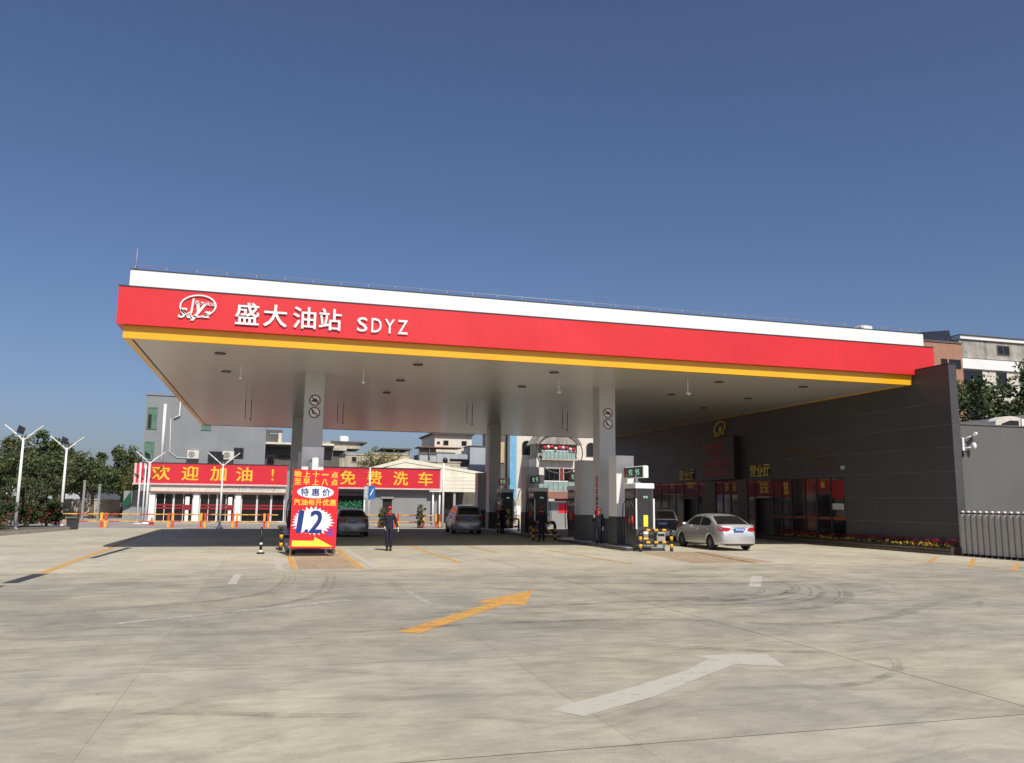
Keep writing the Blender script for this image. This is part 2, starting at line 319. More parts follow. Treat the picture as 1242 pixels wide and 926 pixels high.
_txt = {}
def text_mesh(body, ext, off, shear=0.0):
    k = (body, round(ext, 4), off, shear)
    if k not in _txt:
        cu = bpy.data.curves.new('lettering', 'FONT'); cu.body = body; cu.size = 1; cu.extrude = ext; cu.offset = off; cu.resolution_u = 3; cu.shear = shear
        o = bpy.data.objects.new('lettering', cu); COL.objects.link(o)
        dg = bpy.context.evaluated_depsgraph_get(); m = bpy.data.meshes.new_from_object(o.evaluated_get(dg)); bpy.data.objects.remove(o); bpy.data.curves.remove(cu)
        vs = [tuple(v.co) for v in m.vertices]; fs = [tuple(p.vertices) for p in m.polygons]; bpy.data.meshes.remove(m); _txt[k] = (vs, fs)
    return _txt[k]
def text(body, c, wd, ht, xd, m, parent, thick=0.02, off=0.0, name='letter', shear=0.0, yd=(0, 0, 1), bold=0.0):
    """lettering fitted into a wd x ht box centred on c; xd runs along the writing, yd up"""
    vs, fs = text_mesh(body, 0.5, off, shear)
    xs = [v[0] for v in vs]; ys = [v[1] for v in vs]; x0, x1, y0, y1 = min(xs), max(xs), min(ys), max(ys)
    sx = wd/(x1-x0) if wd else ht/(y1-y0); sy = ht/(y1-y0) if ht else sx
    X = Vector(xd).normalized(); Y = Vector(yd).normalized(); Z = X.cross(Y); c = Vector(c)
    mb = MB(); sh = [(0, 0, 0)] if not bold else [(0, 0, 0), (bold, bold*.6, .0006), (-bold, bold*.6, .0012), (bold, -bold*.6, .0018), (-bold, -bold*.6, .0024)]
    for du, dv, dz in sh: mb.add([c + X*((v[0]-(x0+x1)/2)*sx+du) + Y*((v[1]-(y0+y1)/2)*sy+dv) + Z*(v[2]*thick+dz) for v in vs], fs)
    return mb.build(name, m, parent)
def flat_poly(pts, c, xd, thick, m, parent, name, yd=(0, 0, 1)):
    X = Vector(xd).normalized(); Y = Vector(yd).normalized(); Z = X.cross(Y); c = Vector(c); n = len(pts)
    vs = [c+X*u+Y*v+Z*(-thick/2) for u, v in pts]+[c+X*u+Y*v+Z*(thick/2) for u, v in pts]
    return MB().add(vs, [tuple(range(n-1,-1,-1)), tuple(range(n,2*n))]+[(i,(i+1)%n,n+(i+1)%n,n+i) for i in range(n)]).build(name, m, parent)
def ring_poly(mb, c, xd, r0, r1, rz0, rz1, thick, tilt=0.0, n=28, yd=(0, 0, 1)):
    X = Vector(xd).normalized(); Y = Vector(yd).normalized(); Z = X.cross(Y); c = Vector(c); vs = []
    for dz in (-thick/2, thick/2):
        for (a, b) in ((r0, rz0), (r1, rz1)):
            for k in range(n):
                t = 2*PI*k/n; u, v = a*math.cos(t), b*math.sin(t)
                u, v = u*math.cos(tilt)-v*math.sin(tilt), u*math.sin(tilt)+v*math.cos(tilt)
                vs.append(c+X*u+Y*v+Z*dz)
    fs = []
    for k in range(n):
        j = (k+1) % n
        fs += [(2*n+k,2*n+j,3*n+j,3*n+k), (k,n+k,n+j,j), (n+k,3*n+k,3*n+j,n+j), (k,j,2*n+j,2*n+k)]
    return mb.add(vs, fs)
def strokes(mb, x0, x1, y0, y1, n, rng_, put):
    """n illegible little characters in a row, each a few strokes; put(u0,u1,v0,v1) adds one stroke"""
    wch = (x1-x0)/n
    for i in range(n):
        a = x0+i*wch+wch*0.12; b = x0+(i+1)*wch-wch*0.12; h = y1-y0
        for k in range(3): v = y0+h*(0.08+0.36*k+rng_.uniform(-.04, .04)); put(a, b-rng_.uniform(0, .3)*(b-a), v, v+h*0.13)
        for k in range(2): u = a+(b-a)*(0.18+0.5*k+rng_.uniform(-.06, .06)); put(u, u+wch*0.12, y0, y1)
    return mb

# ------------------------------------------------------------------ ground
g = MB(); g.box(-700, 700, -60, 1100, -1.6, -0.70); struct(g.build('ground', M['soil']))
xs = [-1.3+4.3*k for k in range(-8, 10)]
ys = [6.5+3.93*k for k in range(-4, 5)] + [24.3] + [24.3+4.15*k for k in range(1, 9)] + [61.2, 64.9, 68.6, 72.2, 75.0]
fore = struct(link('forecourt', None)); fore['kind'] = 'structure'
GAP = 0.0055
ZB = -0.4875
def zg(y): return 0.0 if y < 57.6 else ZB*min(1, (y-57.5)/14.7)   # the yard falls away gently behind the canopy
for i in range(len(xs)-1):
    for j in range(len(ys)-1):
        gx_ = lambda v: .008 if abs(v-7.3) < .1 else .0013
        gy_ = lambda v: .013 if v < 11 else .004
        x0, x1, y0, y1 = xs[i]+gx_(xs[i]), xs[i+1]-gx_(xs[i+1]), ys[j]+gy_(ys[j]), ys[j+1]-gy_(ys[j+1])
        if x1 < -12.5 and 44 < y0 < 60: continue
        if x0 > 28 : continue
        mb = MB(); za, zb = zg(y0), zg(y1)
        mb.add([(x0,y0,-.72),(x1,y0,-.72),(x1,y1,-.72),(x0,y1,-.72),(x0,y0,za),(x1,y0,za),(x1,y1,zb),(x0,y1,zb)], [(0,3,2,1),(4,5,6,7),(0,1,5,4),(1,2,6,5),(2,3,7,6),(3,0,4,7)])
        mb.build('concrete_slab', M['conc2'] if ys[j] > 24.2 else M['conc'], fore)
MB().box(xs[0], xs[-1], ys[0], 57.5, -0.099, -0.003).build('joint_bed', M['joint'], fore)
struct(MB().box(-80, 80, 75.05, 90, -0.72, ZB-.006).build('pavement', M['asph']))
struct(MB().box(-80, 80, 90.05, 170, -0.72, ZB-.012).build('rear_yard', M['pale']))
# planting bed with kerb on the left
bedp = [(-13.2, 44.0), (-12.85, 47.5), (-12.05, 52.0), (-11.55, 55.4), (-12.0, 60.4), (-60, 60.4), (-60, 44.0)]
struct(MB().prism(bedp, 'z', -0.72, 0.12).build('planting_bed', M['soil']))
kerb = struct(link('kerb', None))
kp = [Vector((-13.7, 40.2, 0))] + [Vector((x, y, 0)) for x, y in bedp[:5]]
for a, b in zip(kp, kp[1:]):
    n_ = max(1, int((b-a).length/1.0)); d = (b-a)/n_; nrm = Vector((d.y, -d.x, 0)).normalized()*0.14
    for k in range(n_):
        p = a+d*k+d*0.01; q = a+d*(k+1)-d*0.01
        MB().prism([(p.x, p.y), (q.x, q.y), (q.x+nrm.x, q.y+nrm.y), (p.x+nrm.x, p.y+nrm.y)], 'z', -0.05, 0.16).build('kerb_stone', M['kerb'], kerb)

# painted markings (thin sheets above the slabs)
def sheet(name, poly, m, z=0.004):
    return struct(MB().add([(x, y, z) for x, y in poly], [tuple(range(len(poly)))]).build(name, m))
sheet('arrow_marking', [(1.95, 12.72), (2.26, 12.50), (4.45, 15.60), (4.80, 15.42), (5.82, 18.05), (3.98, 16.06), (4.24, 15.86)], M['ypaint'])
sheet('arrow_marking', [(2.66, 7.73), (2.89, 7.43), (3.86, 7.98), (4.79, 8.70), (5.62, 9.32), (6.14, 9.03), (6.40, 9.84), (5.40, 9.95), (5.45, 9.69), (4.88, 9.14), (3.98, 8.53)], M['wpaint'])
def line(x0, y0, x1, y1, wd, m, z=0.004):
    d = Vector((x1-x0, y1-y0)).normalized(); n = Vector((-d.y, d.x))*wd/2
    sheet('painted_line', [(x0-n.x, y0-n.y), (x1-n.x, y1-n.y), (x1+n.x, y1+n.y), (x0+n.x, y0+n.y)], m, z)
line(-0.72, 20.5, -0.66, 23.2, 0.20, M['wpaint']); line(11.29, 17.75, 13.03, 20.37, 0.28, M['wpaint']); line(3.05, 15.9, 3.02, 18.4, 0.14, M['wpaint2'])
line(0.40, 24.45, 0.34, 29.8, 0.20, M['wpaint']); line(3.12, 24.5, 3.05, 34.5, 0.20, M['wpaint'])
line(-4.9, 25.1, 0.3, 24.55, 0.14, M['wpaint2']); line(3.2, 24.8, 6.0, 24.9, 0.14, M['wpaint2'])
line(-4.55, 26.5, -4.7, 29.5, 0.22, M['wpaint'])
line(6.9, 23.9, 21.4, 19.6, 0.12, M['wpaint2'])
line(-2.2, 14.42, 1.6, 16.9, 0.2, M['wpaint2']); line(6.5, 27.0, 6.4, 33.5, 0.16, M['wpaint2']); line(10.2, 25.6, 9.9, 32.0, 0.16, M['wpaint2'])
line(0.80, 24.55, 0.78, 42, 0.17, M['ypaint']); line(2.70, 24.55, 2.70, 34, 0.17, M['ypaint']); line(6.03, 26.3, 6.0, 41, 0.16, M['ypaint'])
line(11.35, 24.9, 11.2, 33, 0.16, M['ypaint2']); line(8.6, 31.2, 8.55, 36, 0.16, M['ypaint2'])
line(-5.52, 24.2, -5.85, 36.2, 0.20, M['ypaint']); line(-5.9, 36.2, -6.6, 57, 0.18, M['ypaint2'])
line(16.9, 30.8, 15.75, 24.6, 0.22, M['ypaint2']); line(20.4, 31.8, 22.3, 25.0, 0.16, M['ypaint2'])
for a, b in (((22.7, 24.5), (25.2, 26.8)), ((22.5, 22.5), (25.9, 25.7)), ((22.45, 20.8), (25.4, 23.3)), ((22.4, 18.9), (25.2, 21.2))): line(*a, *b, 0.16, M['ypaint'])
line(22.35, 18.0, 22.6, 27.0, 0.12, M['ypaint2'])
sheet('painted_pad', [(0.92, 24.6), (2.58, 24.6), (2.58, 31.3), (0.92, 31.3)], M['peach']); sheet('painted_pad', [(13.6, 25.0), (16.8, 25.0), (17.4, 31.0), (14.4, 31.0)], M['peach'])
def tyre_marks(lines):
    mb = MB()
    for pts, wd in lines:
        P = [Vector(p) for p in pts]; sm = []
        for i in range(len(P)-1):
            p0, p1, p2, p3 = P[max(i-1, 0)], P[i], P[i+1], P[min(i+2, len(P)-1)]
            for k in range(8):
                t = k/8; sm.append(0.5*((2*p1)+(p2-p0)*t+(2*p0-5*p1+4*p2-p3)*t*t+(3*p1-p0-3*p2+p3)*t**3))
        sm.append(P[-1])
        R_ = random.Random(len(sm)+int(pts[0][0]*10))
        for off in (-.42, -.25, -.08, .1, .28, .44):
            if R_.random() < .15: continue
            i0 = int(R_.uniform(0, .25)*len(sm)); i1 = int(R_.uniform(.72, 1)*len(sm)); vs = []; w0 = wd*R_.uniform(.10, .20)
            for i in range(i0, i1):
                p = sm[i]; d = (sm[min(i+1, len(sm)-1)]-sm[max(i-1, 0)]).normalized(); n = Vector((-d.y, d.x)); hw_ = w0/2*(0.25+0.75*math.sin(PI*(i-i0+.5)/(i1-i0))); c_ = p+n*wd*off*(1+.15*math.sin(i*.35))
                vs += [(c_.x-n.x*hw_, c_.y-n.y*hw_, 0.008), (c_.x+n.x*hw_, c_.y+n.y*hw_, 0.008)]
            mb.add(vs, [(2*i, 2*i+2, 2*i+3, 2*i+1) for i in range(len(vs)//2-1)])
    o = mb.build('tyre_marks', M['tyre_mark']); stuff(o); tag(o, 'dark curved rubber tyre marks smeared across the concrete yard', 'tyre marks')
tyre_marks([
    ([(7.6, 15.5), (8.2, 14.2), (10.0, 13.9), (12.2, 15.6), (13.9, 18.6), (14.2, 21.5)], 0.30), ([(9.2, 16.6), (10.4, 15.9), (11.9, 17.0), (13.0, 19.3), (13.3, 22.0)], 0.26),
    ([(7.0, 15.6), (8.2, 15.0), (9.6, 15.2), (11.0, 16.2)], 0.7), ([(7.6, 16.0), (8.8, 15.6), (10.4, 16.0), (11.6, 17.4)], 0.6), ([(8.2, 14.9), (9.6, 14.6), (11.4, 15.6), (12.9, 17.8), (13.2, 20.2)], 0.35),
    ([(7.2, 16.6), (8.4, 15.7), (9.8, 16.2), (12.0, 16.3)], 0.5), ([(6.6, 13.6), (8.0, 12.2), (10.4, 12.4), (14.0, 14.6), (18, 15.4)], 0.3),
    ([(-6.0, 15.0), (-3.0, 16.0), (-0.2, 18.0), (0.6, 21.5), (0.5, 25.0)], 0.28), ([(-5.0, 13.2), (-1.6, 14.6), (0.8, 17.2), (1.5, 20.5), (1.7, 23.5)], 0.24),
    ([(-7.0, 19.5), (-3.6, 19.6), (-1.0, 20.9), (1.8, 23.0)], 0.26), ([(1.0, 14.1), (4.2, 15.0), (8.0, 15.6), (12.6, 14.6)], 0.30), ([(0.5, 12.6), (3.2, 13.2), (6.6, 13.0), (10, 11.0)], 0.22),
    ([(3.6, 20.3), (7.0, 19.4), (11.0, 18.6), (16.0, 18.6), (20, 17.0)], 0.32), ([(3.0, 22.0), (7.4, 21.0), (12.0, 20.4), (18.0, 20.4)], 0.28), ([(13.5, 22.2), (16.5, 21.0), (19.5, 19.2), (21.5, 17.0)], 0.22),
    ([(4.4, 11.4), (5.8, 10.4), (7.4, 9.8), (9.6, 10.4)], 0.22), ([(5.0, 8.2), (6.2, 8.0), (7.4, 8.6), (8.2, 9.8)], 0.18), ([(-3.0, 9.0), (-1.2, 8.6), (0.6, 8.0), (1.6, 7.9)], 0.16)])
sheet('drain_and_shadow_sheet', [(-5.72, 21.6), (-5.40, 21.6), (-5.32, 24.0), (-5.66, 24.0)], M['grate_shadow'], 0.005)  # far left drain and shadow patches, painted as flat dark sheets
sheet('drain_and_shadow_sheet', [(-5.62, 20.2), (-5.50, 20.2), (-5.48, 21.0), (-5.62, 21.0)], M['grate_shadow'], 0.005)
sheet('drain_and_shadow_sheet', [(-5.50, 29.9), (-5.32, 29.9), (-5.06, 36.0), (-5.30, 36.0)], M['grate_shadow'], 0.005)  # cast shadow strip painted as a flat dark sheet

# ------------------------------------------------------------------ canopy
XL, XR, YF, YB = -5.19, 28.29, 29.52, 64.1
CZ = 7.279
can = thing('petrol_station_canopy', 'huge flat petrol station canopy with red fascia, white band above and yellow trim below', 'canopy')
ft = 0.25
def ringbox(name, m, x0, x1, y0, y1, z0, z1, t):
    MB().box(x0, x1, y0, y0+t, z0, z1).build(name, m, can); MB().box(x0, x1, y1-t, y1, z0, z1).build(name, m, can)
    MB().box(x0, x0+t, y0+t, y1-t, z0, z1).build(name, m, can); MB().box(x1-t, x1, y0+t, y1-t, z0, z1).build(name, m, can)
NF = 11
for k in range(NF):
    a = XL+(XR-XL)*k/NF; b = XL+(XR-XL)*(k+1)/NF; j = rnd.uniform(-.003, .003)
    MB().box(a+.0008, b-.0008, YF+j*.3, YF+ft, 7.714+rnd.uniform(0, .004), 9.0).build('fascia_panel', M['red'], can)
MB().box(XL, XR, YB-ft, YB, 7.714, 9.0).build('red_fascia', M['red'], can); MB().box(XL, XL+ft, YF+ft, YB-ft, 7.714, 9.0).build('red_fascia', M['red'], can); MB().box(XR-ft, XR, YF+ft, YB-ft, 7.714, 9.0).build('red_fascia', M['red'], can)
ringbox('cap_strip', M['dark'], XL-0.015, XR+0.015, YF-0.015, YB+0.015, 9.0, 9.045, ft+0.03)
ringbox('white_band', M['white'], XL+0.27, XR-0.27, YF+0.27, YB-0.27, 9.02, 9.665, 0.2)
ringbox('cap_strip', M['dark'], XL+0.255, XR-0.255, YF+0.255, YB-0.255, 9.665, 9.70, 0.23)
MB().box(XL+0.4, XR-0.4, YF+0.4, YB-0.4, 9.2, 9.45).build('roof_deck', M['steel'], can)
MB().box(XL+0.2, 27.2, YF+0.22, YB-0.22, 7.45, 7.70).build('soffit_core', M['dark'], can)
yo = 0.2; ty = 0.24
MB().box(XL+yo, 27.2, YF+yo, YF+yo+ty, CZ, 7.712).build('yellow_trim', M['yellow'], can)
MB().box(XL+yo, XL+yo+ty, YF+yo+ty, YB-yo, CZ, 7.712).build('yellow_trim', M['yellow'], can)
MB().box(XL+yo+ty, 27.2, YB-yo-0.1, YB-yo, CZ, 7.712).build('rear_trim', M['frame'], can)
MB().box(26.98, 27.2, YF+yo+ty, YB-yo-0.1, CZ, 7.712).build('side_trim', M['yellow'], can)
MB().box(XL+yo+ty, XL+yo+ty+0.05, YF+yo+ty, YB-yo-0.1, CZ+0.01, 7.6).build('shadow_gap', M['frame'], can)
sx0, sx1 = XL+yo+ty+0.06, 26.97
NP = 32
for k in range(NP):
    a = sx0+(sx1-sx0)*k/NP; b = sx0+(sx1-sx0)*(k+1)/NP
    MB().box(a+0.0015, b-0.0015, YF+yo+ty+0.005, YB-yo-0.105, CZ+0.02, CZ+0.06).build('soffit_panel', M['soffit'], can)
# lettering on the front fascia
FY = YF-0.035; fx = (1, 0, 0)
for ch, x in zip('盛大油站', (-1.04, -0.10, 0.90, 1.79)): text(ch, (x, FY, 8.34), 0.77, 0.77, fx, M['white'], can, 0.06, bold=.012)
for ch, x in zip('SDYZ', (2.93, 3.44, 3.92, 4.40)): text(ch, (x, FY, 8.245), 0.37, 0.53, fx, M['white'], can, 0.06, 0.008)
lg = MB(); ring_poly(lg, (-2.66, FY, 8.49), fx, 0.60, 0.545, 0.40, 0.355, 0.05, 0.12); lg.build('logo_ring', M['white'], can)
text('S', (-3.14, FY, 8.22), 0.29, 0.36, fx, M['white'], can, 0.05, 0.02, 'logo_letter', 0.3); text('d', (-2.91, FY, 8.21), 0.20, 0.32, fx, M['white'], can, 0.05, 0.015, 'logo_letter', 0.3)
text('y', (-2.63, FY, 8.28), 0.52, 0.62, fx, M['white'], can, 0.05, 0.02, 'logo_letter', 0.35); text('z', (-2.36, FY, 8.21), 0.28, 0.22, fx, M['white'], can, 0.05, 0.015, 'logo_letter', 0.3)
flat_poly([(-.03, -.26), (.03, -.26), (.085, .26), (.025, .26)], (-2.87, FY, 8.48), fx, 0.08, M['white'], can, 'logo_stroke')
for i, ch in enumerate('盛大油站'): text(ch, (-2.70+0.17*i, FY, 8.615-0.01*i), 0.14, 0.14, fx, M['white'], can, 0.05, 0.0, 'logo_character')
# lightning wire on the roof edge
wr = MB()
for k in range(34):
    x = XL+0.4+k*(XR-XL-0.8)/33; wr.tube([(x, YF+0.36, 9.69), (x, YF+0.36, 9.86)], 0.009, 5)
wr.tube([(XL+0.4, YF+0.36, 9.86), (XR-0.4, YF+0.36, 9.86)], 0.009, 5); wr.tube([(XL+0.4, YF+0.36, 9.86), (XL+0.4, YB-0.4, 9.86)], 0.013, 5)
wr.tube([(XL+0.42, YF+0.36, 9.69), (XL+0.42, YF+0.36, 10.45)], [0.02, 0.008], 5)
wr.build('lightning_wire', M['steel'], can)
vt = MB(); vt.bbox(25.1, 25.7, 30.2, 30.8, 9.45, 9.98, 0.06); vt.build('roof_vent', M['wpaintm'], can)

# columns belong to the canopy: shaft, plinth and two round prohibition signs each
for ci, (cx, cy) in enumerate(((1.25, 35.5), (14.62, 35.5), (1.25, 55.5), (14.62, 55.5))):
    shaft = MB().bbox(cx, cx+0.80, cy, cy+0.82, 1.25, CZ+0.03, 0.015).build('column', M['alu'], can)
    MB().bbox(cx-0.03, cx+0.83, cy-0.03, cy+0.85, 0.15, 1.25, 0.01).build('plinth', M['kick'], shaft)
    MB().box(cx-0.006, cx, cy+0.1, cy+0.72, 2.6, 2.62)
    if ci < 2:
        for z, kind in ((6.12, 0), (5.60, 1)):
            d_ = MB(); ring_poly(d_, (cx+0.42, cy-0.008, z), fx, 0.235, 0.001, 0.235, 0.001, 0.012); d_.build('sign_disc', M['signw'], shaft)
            r_ = MB(); r_.cur = 0; ring_poly(r_, (cx+0.42, cy-0.018, z), fx, 0.235, 0.19, 0.235, 0.19, 0.010)
            c_, s_ = math.cos(PI/4), math.sin(PI/4); ln = 0.2; wd = 0.02
            quad = [(-ln, wd), (-ln, -wd), (ln, -wd), (ln, wd)]; quad = [(u*c_+v*s_, -u*s_+v*c_) for u, v in quad]
            r_.add([(cx+0.42+u, cy-0.024, z+v) for u, v in quad], [(0, 1, 2, 3)]); r_.build('prohibition_ring', M['maroon'], shaft)
            p_ = MB()
            if kind == 0:
                p_.box(cx+0.28, cx+0.56, cy-0.02, cy-0.015, z-0.06, z+0.0); p_.box(cx+0.33, cx+0.50, cy-0.02, cy-0.015, z, z+0.07)
            else:
                p_.box(cx+0.32, cx+0.38, cy-0.02, cy-0.015, z-0.02, z+0.12); p_.box(cx+0.34, cx+0.53, cy-0.02, cy-0.015, z-0.07, z-0.03)
            p_.build('pictogram', M['black'], shaft)
        # vertical notice and extinguisher sign on the left face
        st = MB(); R_ = random.Random(3)
        def put_red(u0, u1, v0, v1): st.box(cx-0.012, cx-0.004, cy+u0, cy+u1, v0, v1)
        for i in range(4): strokes(st, 0.2, 0.5, 2.95-0.29*i, 3.18-0.29*i, 1, R_, put_red)
        st.build('notice_lettering', M['redcloth'], shaft)
        st = MB()
        for i in range(4): strokes(st, 0.2, 0.5, 1.80-0.2*i+0.25, 1.95-0.2*i+0.25, 1, R_, put_red)
        st.build('notice_lettering', M['black'], shaft)
        MB().box(cx-0.014, cx-0.004, cy+0.18, cy+0.62, 1.30, 1.62).build('notice_plate', M['redcloth'], shaft)
rebase(can, 11.5, 46.8, 0)

# recessed soffit lamps: a grid of round lamps
lamp_xs = (-2.0, 5.4, 11.1, 18.8, 23.1); lamp_ys = (31.85, 36.4, 40.9, 45.4)
fm = MB(); ring_poly(fm, (0, 0, 0.002), fx, 0.20, 0.15, 0.20, 0.15, 0.03, yd=(0, 1, 0)); fmm = fm.mesh('lamp_rim', M['frame'])
dm = MB(); ring_poly(dm, (0, 0, 0.006), fx, 0.15, 0.001, 0.15, 0.001, 0.012, yd=(0, 1, 0)); dmm = dm.mesh('lamp_lens', M['lens'])
for j, y in enumerate(lamp_ys):
    for i, x in enumerate(lamp_xs):
        if j > 1 and not (j == 2 and i in (1, 4)): continue
        t = thing('ceiling_lamp', 'round recessed lamp in the canopy soffit, %s from left in %s row from front' % (ORD[i if j < 2 else (0 if i == 1 else 1)], ORD[j]), 'ceiling lamp', 'recessed lamps in the canopy soffit')
        link('lamp_rim', fmm, t); link('lamp_lens', dmm, t); place(t, (x, y, CZ-0.004))
# hanging cameras and black drop rods
for i, (x, y) in enumerate(((-1.29, 33.3), (3.38, 32.85), (11.65, 32.8), (16.96, 31.3))):
    t = thing('hanging_camera', 'small white camera hanging on a thin rod under the canopy front, %s from left' % ORD[i], 'camera', 'cameras hanging from the canopy')
    MB().tube([(0, 0, 0), (0, 0, -0.62)], 0.018, 6).build('drop_rod', M['wpaintm'], t)
    b = MB(); b.tube([(0, -0.12, -0.70), (0, 0.12, -0.64)], 0.055, 8); b.build('camera_body', M['wpaintm'], t); place(t, (x, y, CZ+0.01))
for i, (x, y) in enumerate(((-1.45, 46.4), (3.45, 46.5), (10.4, 44.6), (16.5, 45.8))):
    t = thing('drop_rod_pair', 'pair of thin black rods hanging from the canopy soffit, %s pair from left' % ORD[i], 'rod', 'black rods hanging from the canopy')
    MB().tube([(0, 0, 0), (0, 0, -1.05)], 0.018, 6).build('rod', M['kick'], t); MB().tube([(0.3, 0, 0), (0.3, 0, -1.0), (0.3, 0, -1.12)], [0.018, 0.018, 0.05], 6).build('rod', M['kick'], t)
    place(t, (x, y, CZ+0.01))

# ------------------------------------------------------------------ shop wall on the right
WX = 27.23; WT = 0.36; Y0 = 27.68; Y1 = 64.0
seams = [0.0, 1.26, 2.32, 3.42, 4.44, 5.37, 6.34, 7.33, 7.92]
shop = thing('station_shop', 'long charcoal panelled shop building closing the right side under the canopy', 'building')
MB().box(WX+0.012, WX+WT, Y0+0.012, Y1, 3.40, 7.88).build('wall_core', M['seam'], shop)
opens = [(34.60, 43.35), (44.35, 47.0), (48.55, 56.2)]
solid = [(Y0+0.012, 34.60), (43.35, 44.35), (47.0, 48.55), (56.2, Y1)]
for a, b in solid: MB().box(WX+0.012, WX+WT, a, b, 0, 3.40).build('wall_core', M['seam'], shop)
def panels(a, b, z0, z1, m):
    n = max(1, round((b-a)/2.4))
    for k in range(n):
        MB().box(WX, WX+0.0115, a+(b-a)*k/n+0.0015, a+(b-a)*(k+1)/n-0.0015, z0+0.014, z1-0.014).build('cladding_panel', m, shop)
for r in range(8):
    z0, z1 = seams[r], seams[r+1]
    if r < 3:
        for i, (a, b) in enumerate(solid): panels(a if i else Y0+.012, b, z0, z1, M['wall'] if i in (0, 3) else M['brown'])
    else: panels(Y0+.012, Y1, z0, z1, M['wall'])
    MB().box(WX+0.002, WX+WT+0.05, Y0-0.002, Y0+0.0115, z0+0.014, z1-0.014).build('end_panel', M['wall'], shop)
    MB().box(WX+WT+0.002, WX+WT+0.0135, Y0+0.013, Y1, z0+0.014, z1-0.014).build('rear_panel', M['wall'], shop)
MB().box(WX-0.02, WX+WT+0.07, Y0-0.02, Y1, 7.912, 7.955).build('coping', M['dark'], shop)
MB().box(WX+WT+0.06, WX+7, 35, Y1, 0, 6.6).build('shop_body', M['lowwall'], shop)
# glazing with mullions, red pane bands and orange strips
def bay(y0, y1, z0, z1, red=None, strip=True, bottom=True):
    fr = MB(); t = 0.045
    fr.box(WX+0.02, WX+0.10, y0, y0+t, z0, z1); fr.box(WX+0.02, WX+0.10, y1-t, y1, z0, z1); fr.box(WX+0.02, WX+0.10, y0+t, y1-t, z0, z0+t); fr.box(WX+0.02, WX+0.10, y0+t, y1-t, z1-t, z1)
    f = fr.build('window', M['frame'], shop)
    MB().box(WX+0.06, WX+0.08, y0+t, y1-t, z0+t, z1-t).build('pane', M['glass'], f)
    if red: MB().box(WX+0.050, WX+0.056, y0+t+.02, y1-t-.02, red[0], red[1]).build('red_pane_band', M['darkred'], f)  # flat red sheet across the upper pane
    if strip: MB().box(WX+0.048, WX+0.054, y0+t+.02, y1-t-.02, 1.24, 1.38).build('orange_strip', M['orange'], f)
    return f
bounds = [34.60, 35.72, 36.86, 37.84, 39.02, 39.95, 40.75]
for k in range(len(bounds)-1): bay(bounds[k], bounds[k+1], 0.30, 3.38, {0: (2.30, 3.22), 1: (2.72, 3.22), 4: (2.35, 3.25), 5: (2.4, 3.25)}.get(k))
dfr = MB(); dfr.box(WX+0.02, WX+0.12, 40.77, 40.83, 0, 3.38); dfr.box(WX+0.02, WX+0.12, 42.5, 42.56, 0, 3.38); dfr.box(WX+0.02, WX+0.12, 40.83, 42.5, 3.3, 3.38); dfr.box(WX+0.02, WX+0.12, 40.83, 42.5, 2.3, 2.36)
df = dfr.build('doorway', M['frame'], shop); MB().box(WX+0.8, WX+0.82, 40.83, 42.5, 0, 2.3).build('door_leaf', M['glass'], df); MB().box(WX+0.07, WX+0.09, 40.83, 42.5, 2.36, 3.3).build('pane', M['glass'], df)
MB().box(WX+0.05, WX+0.056, 40.87, 42.46, 2.42, 3.2).build('red_pane_band', M['darkred'], df)
bay(42.58, 43.33, 0.3, 3.38, (2.4, 3.2))
for a, b in ((44.37, 45.2), (45.22, 46.1), (46.12, 46.98)): bay(a, b, 0.3, 3.38, (2.55, 3.28), False)
bay(48.57, 49.3, 0.3, 3.38, (2.6, 3.2), False)
dfr = MB(); dfr.box(WX+0.02, WX+0.12, 49.32, 49.38, 0, 3.38); dfr.box(WX+0.02, WX+0.12, 51.2, 51.26, 0, 3.38); dfr.box(WX+0.02, WX+0.12, 49.38, 51.2, 2.3, 2.36)
df2 = dfr.build('doorway', M['frame'], shop); MB().box(WX+0.8, WX+0.82, 49.38, 51.2, 0, 2.3).build('door_leaf', M['glass'], df2); MB().box(WX+0.07, WX+0.09, 49.38, 51.2, 2.36, 3.38).build('pane', M['glass'], df2)
MB().box(WX+0.05, WX+0.056, 49.42, 51.16, 2.45, 3.25).build('red_pane_band', M['darkred'], df2)
bb = [51.28, 52.4, 53.5, 54.7, 56.18]
for k in range(4): bay(bb[k], bb[k+1], 0.3, 3.38, (2.65, 3.25), False)
# gold strokes laid over the red pane bands, cut by the window heads as in the photo
pg = MB(); R_ = random.Random(11)
def put_pg(u0, u1, v0, v1): pg.box(WX+0.040, WX+0.046, u0, u1, v0, v1)
for a, b, z0, z1 in ((41.0, 42.3, 2.6, 3.2), (36.1, 36.6, 2.85, 3.15), (39.2, 39.8, 2.5, 3.2), (44.5, 45.1, 2.75, 3.25), (45.35, 46.0, 2.75, 3.25), (49.7, 50.9, 3.0, 3.25), (52.6, 53.3, 3.0, 3.22)): strokes(pg, a, b, z0, z1, 1, R_, put_pg)
stuff(pg.build('band_lettering', M['gold'], shop))
MB().box(WX+0.03, WX+0.045, 34.75, 35.62, 1.75, 2.05).build('notice_sheet', M['alu'], shop)
